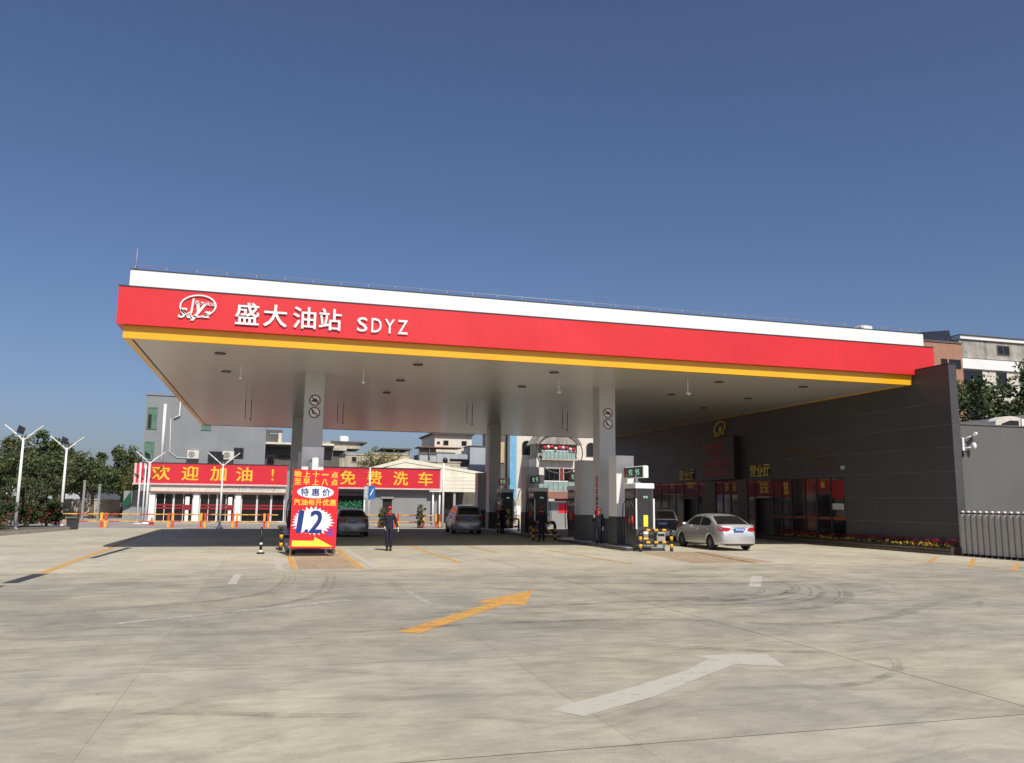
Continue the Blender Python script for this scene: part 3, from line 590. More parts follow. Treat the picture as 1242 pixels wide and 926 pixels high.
# gold signs: 营业厅 twice, logo, dim text block, red text board
wy = (0, -1, 0)
for y0_, y1_ in ((40.77, 42.82), (49.5, 51.61)):
    for i, ch in enumerate('营业厅'): text(ch, (WX-0.05, y1_-(i+0.5)*(y1_-y0_)/3, 3.90), 0.62, 0.66, wy, M['gold'], shop, 0.06, bold=.012)
lg = MB(); ring_poly(lg, (WX-0.05, 46.15, 6.72), wy, 0.72, 0.62, 0.42, 0.33, 0.05, 0.25); lg.build('logo_ring', M['gold'], shop)
for ch, y, z, s in (('S', 46.75, 6.35, 0.34), ('d', 46.45, 6.36, 0.32), ('y', 46.1, 6.48, 0.6), ('z', 45.75, 6.40, 0.28)): text(ch, (WX-0.05, y, z), s*0.9, s, wy, M['gold'], shop, 0.05, 0.02, 'logo_letter', 0.3)
bt = MB(); R_ = random.Random(5)
def put_bt(u0, u1, v0, v1): bt.box(WX-0.02, WX-0.002, -u1, -u0, v0, v1)
for zz, rows in ((4.85, ((-39.8, -37.6, 5),)), (4.5, ((-39.8, -39.4, 1), (-37.8, -35.4, 6))), (4.15, ((-39.8, -39.4, 1), (-38.6, -37.9, 2), (-37.3, -35.2, 6))), (3.78, ((-39.8, -39.4, 1), (-38.6, -37.9, 2), (-37.3, -35.2, 6)))):
    for a, b, n_ in rows: strokes(bt, a, b, zz, zz+0.24, n_, R_, put_bt)
stuff(bt.build('wall_lettering', M['golddim'], shop))
MB().box(WX-0.03, WX-0.004, 34.5, 34.8, 3.72, 3.9).build('wall_plate', M['alu'], shop)
brd = MB().box(WX-0.42, WX-0.004, 43.95, 48.2, 3.46, 6.05).build('display_board', M['black'], shop)
for body, z, wd, ht in (('盛大油站', 5.58, 1.9, 0.40), ('欢迎您', 5.05, 1.5, 0.38), ('汽油每升优惠', 4.45, 3.3, 0.42), ('免费洗车', 3.86, 2.6, 0.42)): text(body, (WX-0.43, 46.1, z), wd, ht, wy, M['led'], brd, 0.01, 0.0, 'display_text')
rebase(shop, WX, 45.8, 0)

# flower bed along the foot of the wall
fb = thing('flower_bed', 'low timber flower bed with red and yellow blossoms along the charcoal wall', 'flower bed')
FX0, FX1, FY0, FY1 = 26.55, 27.20, 27.5, 40.5
MB().box(FX0+0.05, FX1, FY0+0.03, FY1, 0.0, 0.22).build('soil', M['soil'], fb)
k = 0; y = FY0
stk = MB().box(-0.02, 0.02, 0, 0.085, 0, 0.36).mesh('picket', M['wood'])
while y < FY1-0.09 and k < 130:
    o = link('picket', stk, fb); o.location = (FX0, y, rnd.uniform(-.02, .012)); y += 0.104; k += 1
rl = MB().box(FX0+0.025, FX0+0.045, FY0, FY1, 0.12, 0.16).box(FX0+0.025, FX0+0.045, FY0, FY1, 0.27, 0.31); rl.build('rail', M['wood'], fb)
MB().box(FX0, FX1, FY0-0.03, FY0, 0, 0.34).build('end_board', M['wood'], fb)
def leaves(mb, c, r, n, size, R_, flat=0.0, hollow=0.35):
    for _ in range(n):
        while True:
            p = Vector((R_.uniform(-1, 1), R_.uniform(-1, 1), R_.uniform(-1, 1)))
            if hollow < p.length < 1: break
        p = Vector((c[0]+p.x*r[0], c[1]+p.y*r[1], c[2]+p.z*r[2]))
        d = Vector((R_.gauss(0, 1), R_.gauss(0, 1), R_.gauss(0, 1)-flat)).normalized(); e = d.orthogonal().normalized(); e = (e*math.cos(R_.uniform(0, 6))+d.cross(e)*math.sin(R_.uniform(0, 6))).normalized(); f = d.cross(e)
        s = size*R_.uniform(0.6, 1.3)
        mb.add([p-e*s*0.9, p+f*s*0.42+d*s*.12, p+e*s*0.9, p-f*s*0.42+d*s*.12], [(0, 1, 2, 3)])
R_ = random.Random(21)
gl = MB(); rf = MB(); yf = MB()
for _ in range(260):
    yy = R_.uniform(FY0+.1, FY1-.1); gl_c = (R_.uniform(FX0+.1, FX1-.05), yy, 0.30); leaves(gl, gl_c, (.12, .14, .12), 7, 0.055, R_)
    leaves(rf, (R_.uniform(FX0+.30, FX1-.02), R_.uniform(FY0+.1, FY1-.1), R_.uniform(.42, .58)), (.08, .1, .07), 7, 0.045, R_, hollow=0)
    if R_.random() < .55: leaves(yf, (R_.uniform(FX0+.06, FX0+.26), R_.uniform(FY0+.1, FY1-.1), R_.uniform(.34, .44)), (.06, .09, .05), 6, 0.034, R_, hollow=0)
stuff(gl.build('foliage', M['leafG'], fb)); stuff(rf.build('red_blossom', M['leafR'], fb)); stuff(yf.build('yellow_blossom', M['leafY'], fb))
rebase(fb, 26.87, 34, 0)

# ------------------------------------------------------------------ low grey wall, camera, folding gate on the right
lw = thing('low_wall', 'plain grey rendered yard wall running right from the end of the charcoal wall', 'wall')
MB().box(WX+WT+0.06, 62, 28.1, 28.4, 0, 5.42).build('wall_body', M['lowwall'], lw); MB().box(WX+WT+0.06, 62, 28.06, 28.44, 5.42, 5.47).build('coping', M['shed'], lw)
rebase(lw, 45, 28.2, 0)
t = thing('security_camera', 'white security camera on a bracket with two lamps on the grey wall near the corner', 'security camera')
MB().bbox(28.04, 28.15, 28.0, 28.095, 4.30, 4.85, 0.02).build('bracket', M['wpaintm'], t)
b = MB(); b.tube([(28.42, 27.72, 4.98), (28.70, 27.92, 5.04)], 0.075, 8); b.build('camera_body', M['wpaintm'], t)
MB().tube([(28.12, 28.04, 4.8), (28.30, 27.92, 4.88), (28.5, 27.8, 4.95)], 0.025, 6).build('arm', M['wpaintm'], t); MB().tube([(28.12, 28.04, 4.4), (28.42, 27.85, 4.46)], 0.025, 6).build('arm', M['wpaintm'], t)
MB().ell((28.45, 27.82, 4.50), (.10, .10, .15)).build('lamp_dome', M['wpaintm'], t); MB().tube([(28.09, 28.05, 4.3), (28.09, 28.05, 4.05)], 0.03, 5).build('cable', M['black'], t)
rebase(t, 28.1, 28.1, 4.5)
gate = thing('folding_gate', 'pale steel folding gate of upright ribbed posts standing folded beside the charcoal wall', 'gate')
for k in range(26):
    y = 27.2-0.285*k
    p = MB(); n_ = 7; pts = []
    for q in range(n_+1):
        th = PI*q/n_; pts.append((27.0-0.10*math.sin(th)-0.03, y-0.13*math.cos(th)))
    pts += [(27.12, y+0.13), (27.12, y-0.13)]
    p.prism(pts, 'z', 0.10, 1.66); po = p.build('post', M['steel'], gate)
    MB().prism([(27.0+(a-27.0)*0.7, y+(b_-y)*0.55) for a, b_ in pts], 'z', 1.66, 1.72).build('post_cap', M['black'], po)
    MB().ell((26.98, y-0.02, 1.745), (.06, .07, .05), 8, 5).build('post_knob', M['wpaintm'], po)
    MB().tube([(26.92, y, 0.06), (27.12, y, 0.06)], 0.06, 8).build('wheel', M['rubber'], po)
sc = MB()
for k in range(25):
    y = 27.2-0.285*k
    for z0, z1 in ((0.5, 0.9), (0.9, 0.5), (1.1, 1.5), (1.5, 1.1)): sc.tube([(27.10, y-0.1, z0), (27.10, y-0.19, z1)], 0.014, 4)
sc.build('lattice', M['steel'], gate); rebase(gate, 27.0, 23.6, 0)
shd = thing('dark_shed', 'low dark grey shed roof rising to the right behind the grey yard wall', 'shed')
MB().prism([(45.5, 0), (80, 0), (80, 10.4), (62, 9.3), (50.6, 8.38), (45.5, 7.55)], 'y', 45, 53).build('shed_body', M['shed'], shd); rebase(shd, 60, 49, 0)
dr = thing('arched_dormer', 'white arched dormer with a dark pane poking above the grey yard wall', 'dormer')
arc = [(47.3, 7.3)] + [(48.75-1.45*math.cos(PI*k/8)*(1 if k < 4 else 1), 7.55+0.62*math.sin(PI*k/8)) for k in range(1, 8)] + [(50.2, 7.3)]
MB().prism(arc, 'y', 44.4, 45.2).build('dormer_frame', M['creamw'], dr)
MB().prism([(47.65, 7.3), (47.9, 7.62), (48.6, 7.86), (49.35, 7.86), (49.35, 7.3)], 'y', 44.36, 44.395).build('pane', M['glass'], dr)
MB().prism([(49.55, 7.2), (50.2, 7.2), (50.2, 8.0), (49.55, 8.0)], 'y', 44.30, 44.39).build('pier', M['white'], dr); MB().box(47.3, 50.2, 44.5, 45.2, 6.0, 7.3).build('dormer_base', M['shed'], dr)
rebase(dr, 48.7, 44.8, 7.3)

# ------------------------------------------------------------------ pump islands
def island(x0, x1, y0, y1, label):
    t = thing('pump_island', label, 'kerb island', 'raised pump islands')
    MB().bbox(x0, x1, y0, y1, 0, 0.13, 0.03).build('island_kerb', M['kick'], t); MB().box(x0+0.05, x1-0.05, y0+0.05, y1-0.05, 0.13, 0.15).build('island_top', M['alu'], t)
    return rebase(t, (x0+x1)/2, (y0+y1)/2, 0)
island(0.72, 2.5, 31.9, 40.2, 'raised kerb island under the pumps at front left behind the price board'); island(14.2, 16.0, 31.75, 40.2, 'raised kerb island under the front right pumps and column')
island(0.72, 2.5, 44.6, 61.0, 'raised kerb island under the rear left column'); island(14.2, 16.0, 44.6, 61.0, 'raised kerb island under the rear right pumps and column')
def cabinet(x, y, label, dk=False):
    t = thing('island_cabinet', label, 'cabinet', 'tall cladding cabinets on the islands')
    MB().bbox(-0.42, 0.42, 0, 0.85, 1.22, 3.88, 0.015).build('cabinet_body', M['white'] if not dk else M['alu'], t); MB().bbox(-0.44, 0.44, -0.02, 0.87, 0, 1.22, 0.01).build('plinth', M['kick'], t)
    MB().box(-0.36, 0.36, 0.86, 0.88, 2.6, 3.4).build('poster', M['glass'], t)
    return place(t, (x, y, 0.15))
cabinet(15.0, 33.5, 'tall pale cabinet behind the front right pump'); cabinet(1.6, 33.5, 'tall pale cabinet behind the red price board')
cabinet(15.05, 38.0, 'tall grey cabinet behind the front right column', True); cabinet(1.6, 37.2, 'tall grey cabinet behind the front left column', True)
cabinet(15.0, 46.9, 'tall grey cabinet beside the pump midway down the right pump row', True); cabinet(14.9, 58.2, 'tall grey cabinet behind the rear right column', True)
cabinet(1.6, 47.0, 'tall grey cabinet midway down the left pump row', True)
def make_pump():
    t = thing('fuel_pump', '', 'fuel pump', 'fuel pumps on the islands')
    body = MB(); body.bbox(-0.40, 0.40, 0, 1.15, 0.10, 2.42, 0.03); body.build('pump_body', M['kick'], t)
    MB().bbox(-0.43, 0.43, -0.03, 1.18, 2.42, 2.63, 0.02).build('top_cap', M['white'], t)
    MB().box(-0.43, -0.37, -0.035, -0.002, 0.75, 2.0).build('edge_strip', M['white'], t); MB().box(0.36, 0.43, -0.035, -0.002, 0.75, 2.0).build('edge_strip', M['white'], t)
    MB().box(-0.32, 0.30, -0.02, -0.002, 0.85, 2.38).build('front_panel', M['frame'], t)
    text('95', (0.02, -0.026, 2.06), 0.20, 0.09, fx, M['ledg'], t, 0.006, 0.0, 'display_text')
    MB().box(-0.08, 0.12, -0.03, -0.021, 0.85, 1.32).build('sticker', M['signyel'], t); MB().box(-0.08, 0.12, -0.03, -0.003, 0.33, 0.70).build('sticker', M['signw'], t); MB().box(-0.08, 0.12, -0.036, -0.031, 0.33, 0.44).build('sticker', M['signora'], t)
    MB().box(-0.42, -0.402, 0.12, 1.03, 1.65, 2.3).build('side_display', M['glass'], t); MB().box(0.402, 0.42, 0.12, 1.03, 1.65, 2.3).build('side_display', M['glass'], t)
    for sgn in (-1, 1):
        for q, yy in enumerate((0.22, 0.52, 0.85)):
            nz = MB(); nz.tube([(sgn*0.45, yy, 1.28), (sgn*0.50, yy-0.03, 1.10), (sgn*0.47, yy-0.05, 0.95)], [0.05, 0.045, 0.03], 7); nz.build('nozzle', M['redcloth'] if q != 1 else M['hyellow'], t)
            hs = MB(); pts = [(sgn*0.42, yy+0.04, 2.0), (sgn*0.60, yy, 1.75), (sgn*0.66, yy-0.05, 1.1), (sgn*0.62, yy-0.06, 0.55), (sgn*0.52, yy-0.06, 0.4), (sgn*0.47, yy-0.06, 0.6), (sgn*0.47, yy-0.05, 0.95)]
            hs.tube(pts, 0.022, 6); hs.build('hose', M['black'], t)
    pk = MB(); pk.tube([(-0.10, 0.55, 2.60), (-0.10, 0.55, 3.02)], 0.06, 8); pk.box(-0.18, -0.02, 0.35, 0.75, 2.635, 2.70); pk.build('sign_post', M['white'], t)
    sg = MB(); sg.bbox(-0.12, 0.12, -0.15, 1.85, 2.86, 3.36, 0.03); sgo = sg.build('price_sign', M['white'], t)
    for sgn in (-1, 1):
        MB().box(sgn*0.122-0.004, sgn*0.122+0.004, -0.08, 1.55, 2.90, 3.32).build('price_panel', M['green'], sgo)
        MB().box(sgn*0.122-0.004, sgn*0.122+0.004, 1.57, 1.80, 2.90, 3.32).build('red_panel', M['darkred'], sgo)
        d = (0, -sgn*-1.0, 0) if sgn > 0 else (0, -1, 0)
        text('92', (sgn*0.130, 1.10, 3.11), 0.36, 0.24, d, M['ledg'], sgo, 0.004, 0.0, 'price_text'); text('95', (sgn*0.130, 0.42, 3.11), 0.36, 0.24, d, M['ledg'], sgo, 0.004, 0.0, 'price_text')
    return t
def make_guard():
    t = thing('pump_guard', '', 'guard rail', 'black and yellow hoop guards before the pumps')
    def striped(p, q, r, n_):
        p = Vector(p); q = Vector(q)
        for k in range(n_):
            a = p.lerp(q, k/n_); b = p.lerp(q, (k+1)/n_); MB().tube([a, b], r if k % 2 else r*1.001, 10).build('stripe', M['hyellow'] if k % 2 else M['black'], t)
    striped((-0.75, 0, 0), (-0.75, 0, 0.82), 0.07, 5); striped((0.75, 0, 0), (0.75, 0, 0.82), 0.07, 5)
    striped((-0.68, 0, 0.93), (0.68, 0, 0.93), 0.055, 7); striped((-0.68, 0, 0.40), (0.68, 0, 0.40), 0.055, 7)
    MB().tube([(-0.75, 0, 0.82), (-0.735, 0, 0.90), (-0.68, 0, 0.93)], 0.056, 8).build('bend', M['black'], t); MB().tube([(0.75, 0, 0.82), (0.735, 0, 0.90), (0.68, 0, 0.93)], 0.056, 8).build('bend', M['black'], t)
    return t
pump0 = make_pump()
place(pump0, (15.0, 31.55, 0.15)); pump0['label'] = 'dark fuel pump with white cap and green price sign left of the silver saloon'
PL = [((15.05, 38.75), 'dark fuel pump just behind the front right column, in shade'), ((15.0, 45.2), 'shaded fuel pump midway down the right row beyond the red capped attendant'), ((14.95, 52.0), 'farthest shaded fuel pump before the rear right column'),
      ((1.6, 31.75), 'fuel pump behind the red price board, only its white cap and sign showing above'), ((1.6, 39.0), 'fuel pump behind the front left column'), ((1.6, 45.2), 'fuel pump midway down the left row')]
for (x, y), lb in PL: dup(pump0, (x, y, 0.15), 0, lb)
guard0 = make_guard(); place(guard0, (15.36, 31.3, 0)); guard0.scale = (.93, .93, .93); guard0['label'] = 'black and yellow striped hoop guard at the right front pump, in the sun'
for (x, y, r), lb in (((15.0, 44.9, 0), 'shaded black and yellow hoop guard in front of the second pump of the right row'), ((14.9, 51.6, 0), 'shaded black and yellow hoop guard before the farthest right pump'), ((1.66, 31.3, 0), 'black and yellow hoop guard directly behind the red price board'), ((0.55, 34.2, PI/2), 'black and yellow hoop guard along the left side of the front left island'), ((13.75, 40.9, 0.3), 'black and yellow hoop guard right of the attendant with his back turned')): dup(guard0, (x, y, 0), r, lb)
t = thing('island_bin', 'steel grey litter bin standing inside the striped guard at the right front pump', 'bin'); MB().bbox(-0.2, 0.2, -0.15, 0.15, 0, 0.62, 0.02).build('bin_body', M['steel'], t); MB().box(-0.15, 0.15, -0.16, -0.151, 0.45, 0.55).build('slot', M['black'], t); place(t, (15.85, 31.95, 0.15))
# slender black and white bollard on the forecourt
t = thing('bollard', 'thin black post with a pale base ring standing alone left of the price board', 'bollard')
MB().tube([(0, 0, 0.12), (0, 0, 0.95)], [0.05, 0.035], 8).build('post', M['black'], t); MB().tube([(0, 0, 0), (0, 0, 0.05)], 0.14, 10).build('base', M['black'], t); MB().tube([(0, 0, 0.05), (0, 0, 0.13)], 0.075, 10).build('white_ring', M['wpaintm'], t); MB().tube([(0, 0, 0.32), (0, 0, 0.4)], 0.051, 10).build('white_ring', M['wpaintm'], t); place(t, (-0.18, 31.6, 0))

# ------------------------------------------------------------------ red price board
BW, BH = 1.57, 2.72
ab = thing('price_board', 'tall red standing price board with a big 1.2 in a white burst', 'sign board')
MB().box(-BW/2, BW/2, 0, 0.07, 0.28, 0.28+BH).build('board', M['signred'], ab)
lg = MB()
for s in (-1, 1): lg.tube([(s*(BW/2-0.04), 0.10, 0), (s*(BW/2-0.04), 0.10, 0.28+BH-0.1)], 0.025, 6); lg.tube([(s*(BW/2-0.06), 0.95, 0), (s*(BW/2-0.06), 0.12, 2.5)], 0.025, 6); lg.tube([(s*(BW/2-0.04), 0.10, 0.03), (s*(BW/2-0.04), -0.18, 0.03)], 0.025, 6)
lg.build('stand', M['steel'], ab)
def bp(u, v): return (BW*(u-0.5), -0.004, 0.28+BH*(1-v))
for body, v, us in (('晚上十一点', 0.058, (0.10, 0.29, 0.49, 0.69, 0.90)), ('至早上八点', 0.155, (0.10, 0.29, 0.49, 0.69, 0.90))):
    for ch, u in zip(body, us): text(ch, bp(u, v), 0.22, 0.21 if ch != '一' else 0.035, fx, M['signora'], ab, 0.003, bold=.006)
flat_poly([(0.63*math.cos(2*PI*k/32), 0.215*math.sin(2*PI*k/32)) for k in range(32)], bp(0.5, 0.287), fx, 0.004, M['signw'], ab, 'white_ellipse')
for ch, u in zip('特惠价', (0.265, 0.50, 0.735)): text(ch, (bp(u, 0)[0], -0.009, bp(0, 0.287)[2]), 0.26, 0.26, fx, M['signnavy'], ab, 0.003, bold=.006)
for ch, u in zip('汽油每升优惠', (0.11, 0.265, 0.425, 0.58, 0.735, 0.89)): text(ch, bp(u, 0.417), 0.21, 0.21, fx, M['signora'], ab, 0.003, bold=.006)
st = []
R_ = random.Random(4)
for k in range(56):
    a = 2*PI*k/56; f = (R_.uniform(1.12, 1.34) if k % 2 else 0.98); st.append((0.60*f*math.cos(a), 0.40*f*math.sin(a)))
flat_poly(st, bp(0.475, 0.655), fx, 0.004, M['signw'], ab, 'white_burst')
for ch, u, wd, ht, v in (('1', 0.20, 0.22, 0.76, 0.665), ('.', 0.345, 0.12, 0.12, 0.783), ('2', 0.535, 0.42, 0.76, 0.665)): text(ch, (bp(u, 0)[0], -0.009, bp(0, v)[2]), wd, ht, fx, M['signnavy'], ab, 0.003, 0.0, 'digit', 0.08, bold=.022 if ch != '.' else .004)
text('元', (bp(0.86, 0)[0], -0.009, bp(0, 0.80)[2]), 0.28, 0.25, fx, M['signpurple'], ab, 0.003, bold=.012)
ar = [(0.05, 0.905), (0.52, 0.905), (0.53, 0.855), (0.94, 0.978), (0.05, 0.978)]
flat_poly([(BW*(u-0.5), BH*(0.5-v)) for u, v in ar], bp(0.5, 0.5), fx, 0.004, M['signyel'], ab, 'yellow_arrow')
place(ab, (1.55, 29.95, 0), math.radians(-4)); ab.rotation_euler = (math.radians(-1.0), math.radians(0.6), math.radians(-3))

# ------------------------------------------------------------------ cars
def lerp_profile(pts, x):
    for (a, za), (b, zb) in zip(pts, pts[1:]):
        if a <= x <= b: return za+(zb-za)*(x-a)/(b-a)
    return pts[0][1] if x < pts[0][0] else pts[-1][1]
SED = dict(L=4.55, W=1.78, wb=1.34, top=[(-2.27, .62), (-2.25, .80), (-2.20, .99), (-2.05, 1.07), (-1.6, 1.06), (-1.0, 1.00), (.9, .96), (1.35, .92), (1.9, .80), (2.15, .68), (2.27, .52)], roof=[(-1.78, 1.04), (-1.45, 1.21), (-1.05, 1.39), (-.6, 1.46), (-.1, 1.475), (.3, 1.44), (.75, 1.22), (1.2, .94)], belt=.98, sidewin=[(-1.32, -.42), (-.36, .72)])
MPV = dict(L=4.5, W=1.76, wb=1.36, top=[(-2.24, .60), (-2.24, .80), (-2.22, 1.02), (-2.15, 1.06), (-1.6, 1.05), (-1.0, 1.02), (.9, 1.0), (1.4, .96), (1.9, .84), (2.15, .70), (2.25, .52)], roof=[(-2.18, 1.05), (-2.08, 1.38), (-1.96, 1.60), (-1.6, 1.68), (-.6, 1.72), (.1, 1.70), (.8, 1.35), (1.35, .98)], belt=1.02, sidewin=[(-1.85, -1.0), (-.94, -.1), (-.04, .72)])
def make_car(name, label, spec, paint, group, dark_tail=False, face_kind=0):
    t = thing(name, label, 'car', group)
    L, W, wb = spec['L'], spec['W']/2, spec['wb']; r = 0.345
    xs_ = [-L/2+L*k/44 for k in range(45)]
    def arch(x):
        for c in (-wb, wb):
            if abs(x-c) < r+0.02: return 0.315+math.sqrt(max(0, (r+0.02)**2-(x-c)**2))
        return 0.23+0.05*max(0, abs(x)-1.85)/0.4
    def hw(x, u):   # half width at station x, u = 0 (sill) .. 1 (belt)
        e = max(0, abs(x)-(L/2-0.62))/0.62
        return W*(1-0.22*e**2.2)*(0.955+0.045*math.sin(PI*min(1, u*1.02)*0.62+0.35))-0.035*max(0, u-.55)/.45
    us = [0, .12, .3, .45, .58, .72, .86, .96, 1.0]
    vs = []; fs = []; nr = len(us)
    for x in xs_:
        zt = lerp_profile(spec['top'], x); zb_o = arch(x); zb_i = 0.23
        for sgn in (-1, 1):
            for u in us:
                z = zb_o+(zt-zb_o)*u; y = hw(x, max(0, (z-.25)/(zt-.25)))
                if u == 1.0: y -= 0.05; 
                if u == .96: z -= 0.0
                vs.append((x, sgn*y, z))
            vs.append((x, sgn*W*0.72, zb_o)); vs.append((x, sgn*W*0.72, zb_i)); vs.append((x, sgn*W*.4, zt+0.018+0*u))
    st_ = 2*(nr+3)
    def idx(i, s, k): return i*st_+s*(nr+3)+k
    for i in range(len(xs_)-1):
        for s in (0, 1):
            for k in range(nr-1): fs.append((idx(i,s,k), idx(i+1,s,k), idx(i+1,s,k+1), idx(i,s,k+1)))
            fs.append((idx(i,s,0), idx(i,s,nr), idx(i+1,s,nr), idx(i+1,s,0))); fs.append((idx(i,s,nr), idx(i,s,nr+1), idx(i+1,s,nr+1), idx(i+1,s,nr)))
            fs.append((idx(i,s,nr-1), idx(i+1,s,nr-1), idx(i+1,s,nr+2), idx(i,s,nr+2)))
        fs.append((idx(i,0,nr+2), idx(i+1,0,nr+2), idx(i+1,1,nr+2), idx(i,1,nr+2))); fs.append((idx(i,0,nr+1), idx(i+1,0,nr+1), idx(i+1,1,nr+1), idx(i,1,nr+1)))
    for i in (0, len(xs_)-1):
        for k in range(nr-1): fs.append((idx(i,0,k), idx(i,0,k+1), idx(i,1,k+1), idx(i,1,k)))
        fs.append((idx(i,0,nr-1), idx(i,0,nr+2), idx(i,1,nr+2), idx(i,1,nr-1)))
    mb = MB(); mb.add(vs, fs, True)
    # greenhouse: roof profile lofted across, tumblehome above the belt
    rp = spec['roof']; fine = []
    for i in range(len(rp)-1):
        for k in range(4): q = k/4; fine.append((rp[i][0]+(rp[i+1][0]-rp[i][0])*q, rp[i][1]+(rp[i+1][1]-rp[i][1])*q))
    fine.append(rp[-1]); zmax = max(z for _, z in rp); bl = spec['belt']
    def gy(z): q = max(0, (z-bl)/(zmax-bl)); return W*(0.93-0.20*q-0.05*q*q)
    vs = []; fs = []; prof = [0, .25, .5, .75, .93, 1.0]
    for x, z in fine:
        for sgn in (-1, 1):
            for p in prof: zz = bl-0.04+(z-(bl-0.04))*p; vs.append((x, sgn*(gy(zz)-(0.05 if p == 1.0 else 0)), zz))
            vs.append((x, sgn*gy(z)*0.5, z+0.022))
    m_ = len(prof)+1
    for i in range(len(fine)-1):
        for s in (0, 1):
            for k in range(m_-1): fs.append((i*2*m_+s*m_+k, (i+1)*2*m_+s*m_+k, (i+1)*2*m_+s*m_+k+1, i*2*m_+s*m_+k+1))
        fs.append((i*2*m_+m_-1, (i+1)*2*m_+m_-1, (i+1)*2*m_+2*m_-1, i*2*m_+2*m_-1))
    mb.add(vs, fs, True)
    mb.build('body', paint, t)
    # side windows
    def rz(x): return lerp_profile(rp, x)
    for sgn in (-1, 1):
        for a, b in spec['sidewin']:
            n_ = 6; P = []
            lo = [(a+(b-a)*k/n_, bl+0.03) for k in range(n_+1)]; hi = [(a+(b-a)*k/n_, max(bl+0.06, min(rz(a+(b-a)*k/n_)-0.10, zmax-0.10))) for k in range(n_+1)]
            vs = [(x, sgn*(gy(z)+0.007), z) for x, z in lo]+[(x, sgn*(gy(z)+0.007), z) for x, z in hi]
            MB().add(vs, [(k, k+1, n_+2+k, n_+1+k) for k in range(n_)]).build('side_window', M['glassm'], t)
            MB().bbox(a+.12, a+.32, sgn*(W+0.0)-.02, sgn*(W+0.0)+.02, bl-.14, bl-.11, .005).build('door_handle', paint, t)
        # mirror
        MB().ell((.78, sgn*(W+.10), bl+.05), (.07, .12, .075), 10, 6).build('mirror', paint, t)
    def screen(x_a, x_b, nm):
        n_ = 5; vs = []
        for k in range(n_+1):
            x = x_a+(x_b-x_a)*k/n_; z = rz(x)
            d = 0.012; yy = gy(z)-0.10
            nx = -d if x_b < 0 or x_a < 0 else d
            for q in (-1, -.5, 0, .5, 1): vs.append((x+nx*1.2, yy*q, z+0.020+0.006-(abs(q) > .6)*0.012))
        MB().add(vs, [(k*5+j, k*5+j+1, k*5+5+j+1, k*5+5+j) for k in range(n_) for j in range(4)], True).build(nm, M['glassm'], t)
    if spec is SED: screen(-1.74, -1.08, 'rear_window'); screen(.34, 1.12, 'windscreen')
    else: screen(-2.15, -1.99, 'rear_window'); screen(.16, 1.25, 'windscreen')
    # wheels
    for cx_ in (-wb, wb):
        for sgn in (-1, 1):
            tw = MB(); n_ = 22; prof_ = [(.205, .0), (.27, -.005), (.315, .01), (.33, .04), (.33, .16), (.315, .19), (.2, .2)]; vs = []
            for rr, yy in prof_:
                for k in range(n_): a = 2*PI*k/n_; vs.append((cx_+rr*math.cos(a), sgn*(W-.005-yy), .33+rr*math.sin(a)))
            fs = [(j*n_+k, j*n_+(k+1) % n_, (j+1)*n_+(k+1) % n_, (j+1)*n_+k) for j in range(len(prof_)-1) for k in range(n_)]
            wh = tw.add(vs, fs, True).build('wheel', M['rubber'], t)
            rm = MB(); rm.tube([(cx_, sgn*(W-.05), .33), (cx_, sgn*(W-.06), .33)], .205, 20)
            rmo = rm.build('rim_well', M['frame'], wh)
            sp = MB()
            for k in range(7):
                a = 2*PI*k/7; u = Vector((math.cos(a), 0, math.sin(a))); v = Vector((-u.z, 0, u.x)); c0 = Vector((cx_, sgn*(W-.035), .33))
                sp.add([c0+v*.035, c0-v*.035, c0+u*.2-v*.022, c0+u*.2+v*.022], [(0, 1, 2, 3)])
            ring_poly(sp, (cx_, W*sgn-.03*sgn, .33), fx, .21, .185, .21, .185, .012, n=20); sp.build('rim', M['rim'], wh)
    # tail lamps, plate, bumper trim
    xr = -L/2
    for sgn in (-1, 1):
        vs = []
        if spec is SED: pts = [(xr+.34, .955, 1.0), (xr+.12, .90, .96), (xr+.045, .70, .96), (xr+.02, .46, .93), (xr+.02, .46, .84), (xr+.03, .70, .80), (xr+.10, .90, .80), (xr+.24, .95, .86)]
        else: pts = [(xr+.22, .955, 1.12), (xr+.06, .90, 1.14), (xr+.02, .74, 1.10), (xr+.0, .72, .88), (xr+.04, .90, .82), (xr+.20, .95, .86)]
        n_ = len(pts); 
        def yat(f): return sgn*W*f
        out = []; 
        for x, f, z in pts:
            yy = min(hw(max(x, xr+.001), max(0, (z-.25)/.8))+.012, W*f+.0) if f > .88 else W*f
            out.append((x-.012 if f < .93 else x, sgn*yy, z))
        cen = tuple(sum(p[i] for p in out)/n_ for i in range(3)); cen = (cen[0]-.05, cen[1]+sgn*.05, cen[2])
        MB().add([cen]+out, [(0, k+1, (k+1) % n_+1) for k in range(n_)], True).build('tail_lamp', M['tail'], t)
    pz = .80 if spec is SED else .86
    pl = MB().box(xr-.035, xr-.005, -.22, .22, pz, pz+.14).build('number_plate', M['plate'], t); pm = MB(); R2 = random.Random(2)
    strokes(pm, -.19, .19, pz+.03, pz+.11, 6, R2, lambda u0, u1, v0, v1: pm.box(xr-.039, xr-.036, u0, u1, v0, v1)); pm.build('plate_text', M['signw'], pl)
    MB().box(xr+.0, xr+.3, -W*.62, W*.62, .215, .27).build('bumper_trim', M['black'], t)
    MB().box(xr-.02, xr-.004, -.36, .36, pz+.155, pz+.185).build('trim_bar', M['rim'], t)
    if dark_tail: MB().box(xr-.03, xr+.02, -W*.78, W*.78, .60, 1.12).build('dark_tail_panel', M['black'], t)  # flat black panel stands in for shade on the closed tail
    for sgn in (-1, 1): MB().ell((L/2-.16, sgn*W*.74, .68), (.16, .17, .08), 10, 6).build('headlight', M['glassm'], t)
    return t
HX = PI/2
